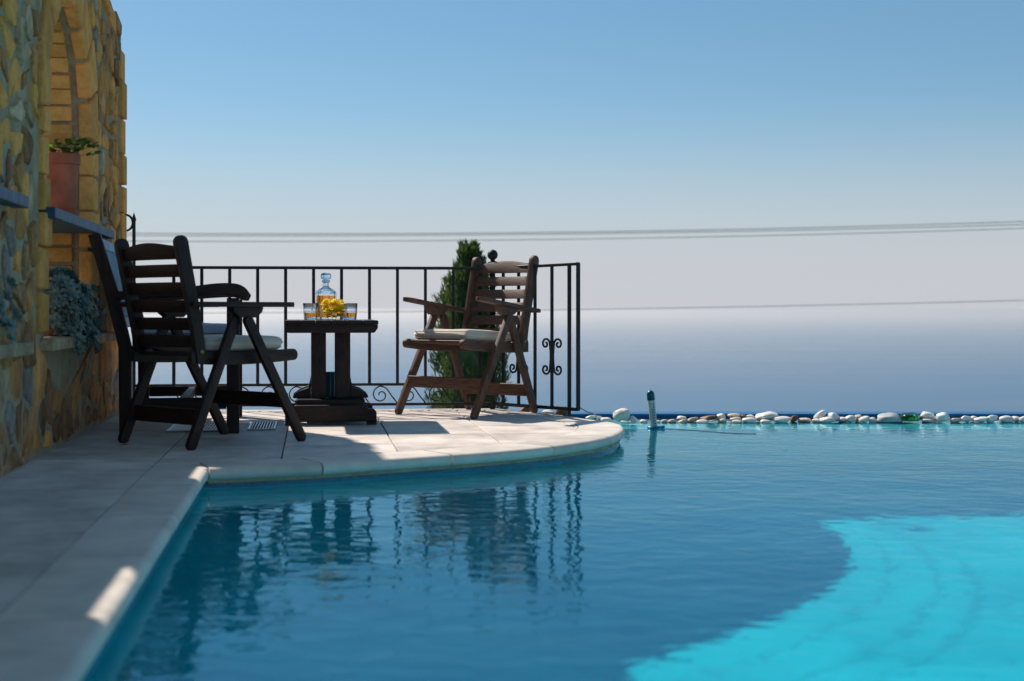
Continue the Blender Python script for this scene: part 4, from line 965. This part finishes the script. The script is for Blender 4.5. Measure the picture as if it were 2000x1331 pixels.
for (px, py, wp, hp, kd, tl, d, lab) in ((1025,801,24,13,'b',0,9.35,'rust brown stone behind the railing, left of the chair leg'), (1071,806,26,12,'w',0,9.22,'white stone behind the railing beside a brown one'), (1098,803,30,17,'b',.2,9.25,'larger rust brown stone behind the railing near its end post'),
        (1155,815,24,8,'w',0,9.06,'flat white stone just right of the railing foot'), (1172,817,14,9,'w',0,9.0,'tiny white stone between the cord and the deck end'), (1184,820,22,9,'w',0,8.95,'flat white stone beside the largest round one')):
    pebble(px, py, wp, hp, kd, tl, d, lab)
MB().box(-0.44, 0.335, 9.03, 9.5, -0.12, -0.062).obj('planter_bed', M['grout'], kind='structure').location = (0, 0.0, 0)

# ------------------------------------------------------------------ cypress beyond the railing
def cypress():
    D = 13.0; cx = (916-1000)*D/FPX
    e = empty('cypress_tree', (cx, D, -4.2), label='dark green cypress tree standing behind the railing', cat='tree')
    tk = MB(); tk.tube([(0,0,-0.3), (0.01,0,0.8), (0.0,0.02,2.5), (0.02,0,4.6)], [0.11,0.09,0.06,0.015], 10); 
    r = random.Random(3)
    for k in range(30):
        z = r.uniform(0.7, 4.6); a = r.uniform(0, 6.28); l = 0.28*(1-(z/5.6)**3); tk.tube([(0,0,z-0.1), (math.cos(a)*l*.6, math.sin(a)*l*.6, z+0.15), (math.cos(a)*l, math.sin(a)*l, z+0.5)], [0.02,0.012,0.004], 5)
    tk.obj('trunk', M['bark'], e, smooth=50)
    prof = [(0.55, 0.05), (0.9, 0.26), (1.6, 0.38), (2.6, 0.41), (3.6, 0.385), (4.2, 0.35), (4.65, 0.30), (5.0, 0.21), (5.25, 0.135), (5.45, 0.07), (5.62, 0.02)]
    def rad(z, a):
        for i in range(len(prof)-1):
            if prof[i][0] <= z <= prof[i+1][0]:
                t = (z-prof[i][0])/(prof[i+1][0]-prof[i][0]); b = prof[i][1]+(prof[i+1][1]-prof[i][1])*t; break
        else: b = 0.02
        return b*(1 + 0.5*noise.noise(Vector((math.cos(a)*1.5, math.sin(a)*1.5, z*1.5))) + 0.34*noise.noise(Vector((math.cos(a)*3.2, math.sin(a)*3.2, z*4.2+9))))
    mb = MB()
    def spray(p, d, l, wd):
        s_ = d.cross(Vector((r.uniform(-1,1), r.uniform(-1,1), r.uniform(-1,1)))).normalized()*wd; m = p + d*l*0.45
        mb.add([p, m-s_, p+d*l, m+s_], [(0,1,2,3)])
    for k in range(1150):                            # upright feathery tufts
        z = 0.5+4.95*(r.random()**0.75); a = r.uniform(0, 6.283); rr = rad(z, a); q = rr*(1-0.40*r.random()**1.6); top_ = max(0.35, min(1.0, (5.7-z)/0.9))
        ax = 0.03*math.sin(z*2)+(0.03 if z > 5.1 else 0)
        b = Vector((math.cos(a)*q*0.86+ax, math.sin(a)*q*0.86, z-0.08)); out = Vector((math.cos(a), math.sin(a), 0)); lean_ = r.uniform(0.05, 0.55); ln = r.uniform(0.13, 0.26)*top_
        axis = (out*lean_ + Vector((r.uniform(-.15,.15), r.uniform(-.15,.15), 1))).normalized()
        for _ in range(44):
            t = r.random(); wd_ = 0.055*(1-t)*(0.35+t)*1.7*top_
            p = b + axis*(ln*t) + Vector((r.gauss(0, 1), r.gauss(0, 1), r.gauss(0, .6)))*wd_*0.55
            spray(p, (axis + Vector((r.uniform(-.45,.45), r.uniform(-.45,.45), r.uniform(-.2,.3)))).normalized(), r.uniform(.03,.07), r.uniform(.004,.008))
    for k in range(90):                              # loose tips that break the outline
        z = r.uniform(0.9, 5.45); a = r.uniform(0, 6.283); rr = rad(z, a)
        for _ in range(10):
            b = a+r.uniform(-.25,.25); p = Vector((math.cos(b)*rr*r.uniform(.9,1.06), math.sin(b)*rr*r.uniform(.9,1.06), z+r.uniform(-.03,.06)))
            spray(p, Vector((math.cos(a)*.35, math.sin(a)*.35, 1)).normalized(), r.uniform(.05,.10), .006)
    crown = mb.obj('crown', M['cypress'], e)
    ib = MB(); v = []; f = []; n = 18; zz = [0.75+i*0.2 for i in range(24)]
    for z in zz:
        for i in range(n): a = 6.283*i/n; q = rad(z, a)*0.62; v.append((math.cos(a)*q, math.sin(a)*q, z))
    for j in range(len(zz)-1):
        for i in range(n): f.append((j*n+i, j*n+(i+1)%n, (j+1)*n+(i+1)%n, (j+1)*n+i))
    ib.add(v, f).obj('inner_foliage', M['cypress'], e, smooth='all')
cypress()

# ------------------------------------------------------------------ power cables and a boat far out
def cable(pts, label, d=42.0, rr=0.011):
    (x0, y0), (x1, y1), (x2, y2) = pts
    def yy(x): return y0*(x-x1)*(x-x2)/((x0-x1)*(x0-x2)) + y1*(x-x0)*(x-x2)/((x1-x0)*(x1-x2)) + y2*(x-x0)*(x-x1)/((x2-x0)*(x2-x1))
    P = [((x-1000)*d/FPX, d, EYE+(605-yy(x))*d/FPX) for x in range(-500, 2501, 150)]
    MB().tube(P, rr, 5).obj('power_cable', M['cable'], smooth='all', label=label, cat='cable', group='power cables crossing the sky')
cable([(260,456),(1000,455),(2000,433)], 'uppermost of the power cables crossing the sky above the railing')
cable([(260,460.5),(1000,458.5),(2000,439)], 'second power cable, close beneath the uppermost one', 43.5)
cable([(260,471.5),(1000,469),(2000,446.5)], 'third power cable from the top, lowest of the upper three', 45)
cable([(260,612),(1050,606),(2000,587)], 'single low power cable crossing behind the chairs near the horizon', 42, 0.0095)
bd = (EYE-SEA)*FPX/(717-605); bt = empty('motor_boat', ((1237-1000)*bd/FPX, bd, SEA), R(60), label='tiny white boat far out on the sea', cat='boat')
hull = [(-5,-1.6,0),(3,-1.6,0),(7,0,0),(3,1.6,0),(-5,1.6,0),(-5,-1.9,1.6),(3,-2,1.8),(8,0,2.3),(3,2,1.8),(-5,1.9,1.6)]
MB().add(hull, [(4,3,2,1,0),(5,6,7,8,9),(0,1,6,5),(1,2,7,6),(2,3,8,7),(3,4,9,8),(4,0,5,9)]).obj('hull', M['white_paint'], bt)
MB().box(-3, 1.5, -1.3, 1.3, 1.7, 3.6).obj('cabin', M['white_paint'], bt, bevel=0.2)
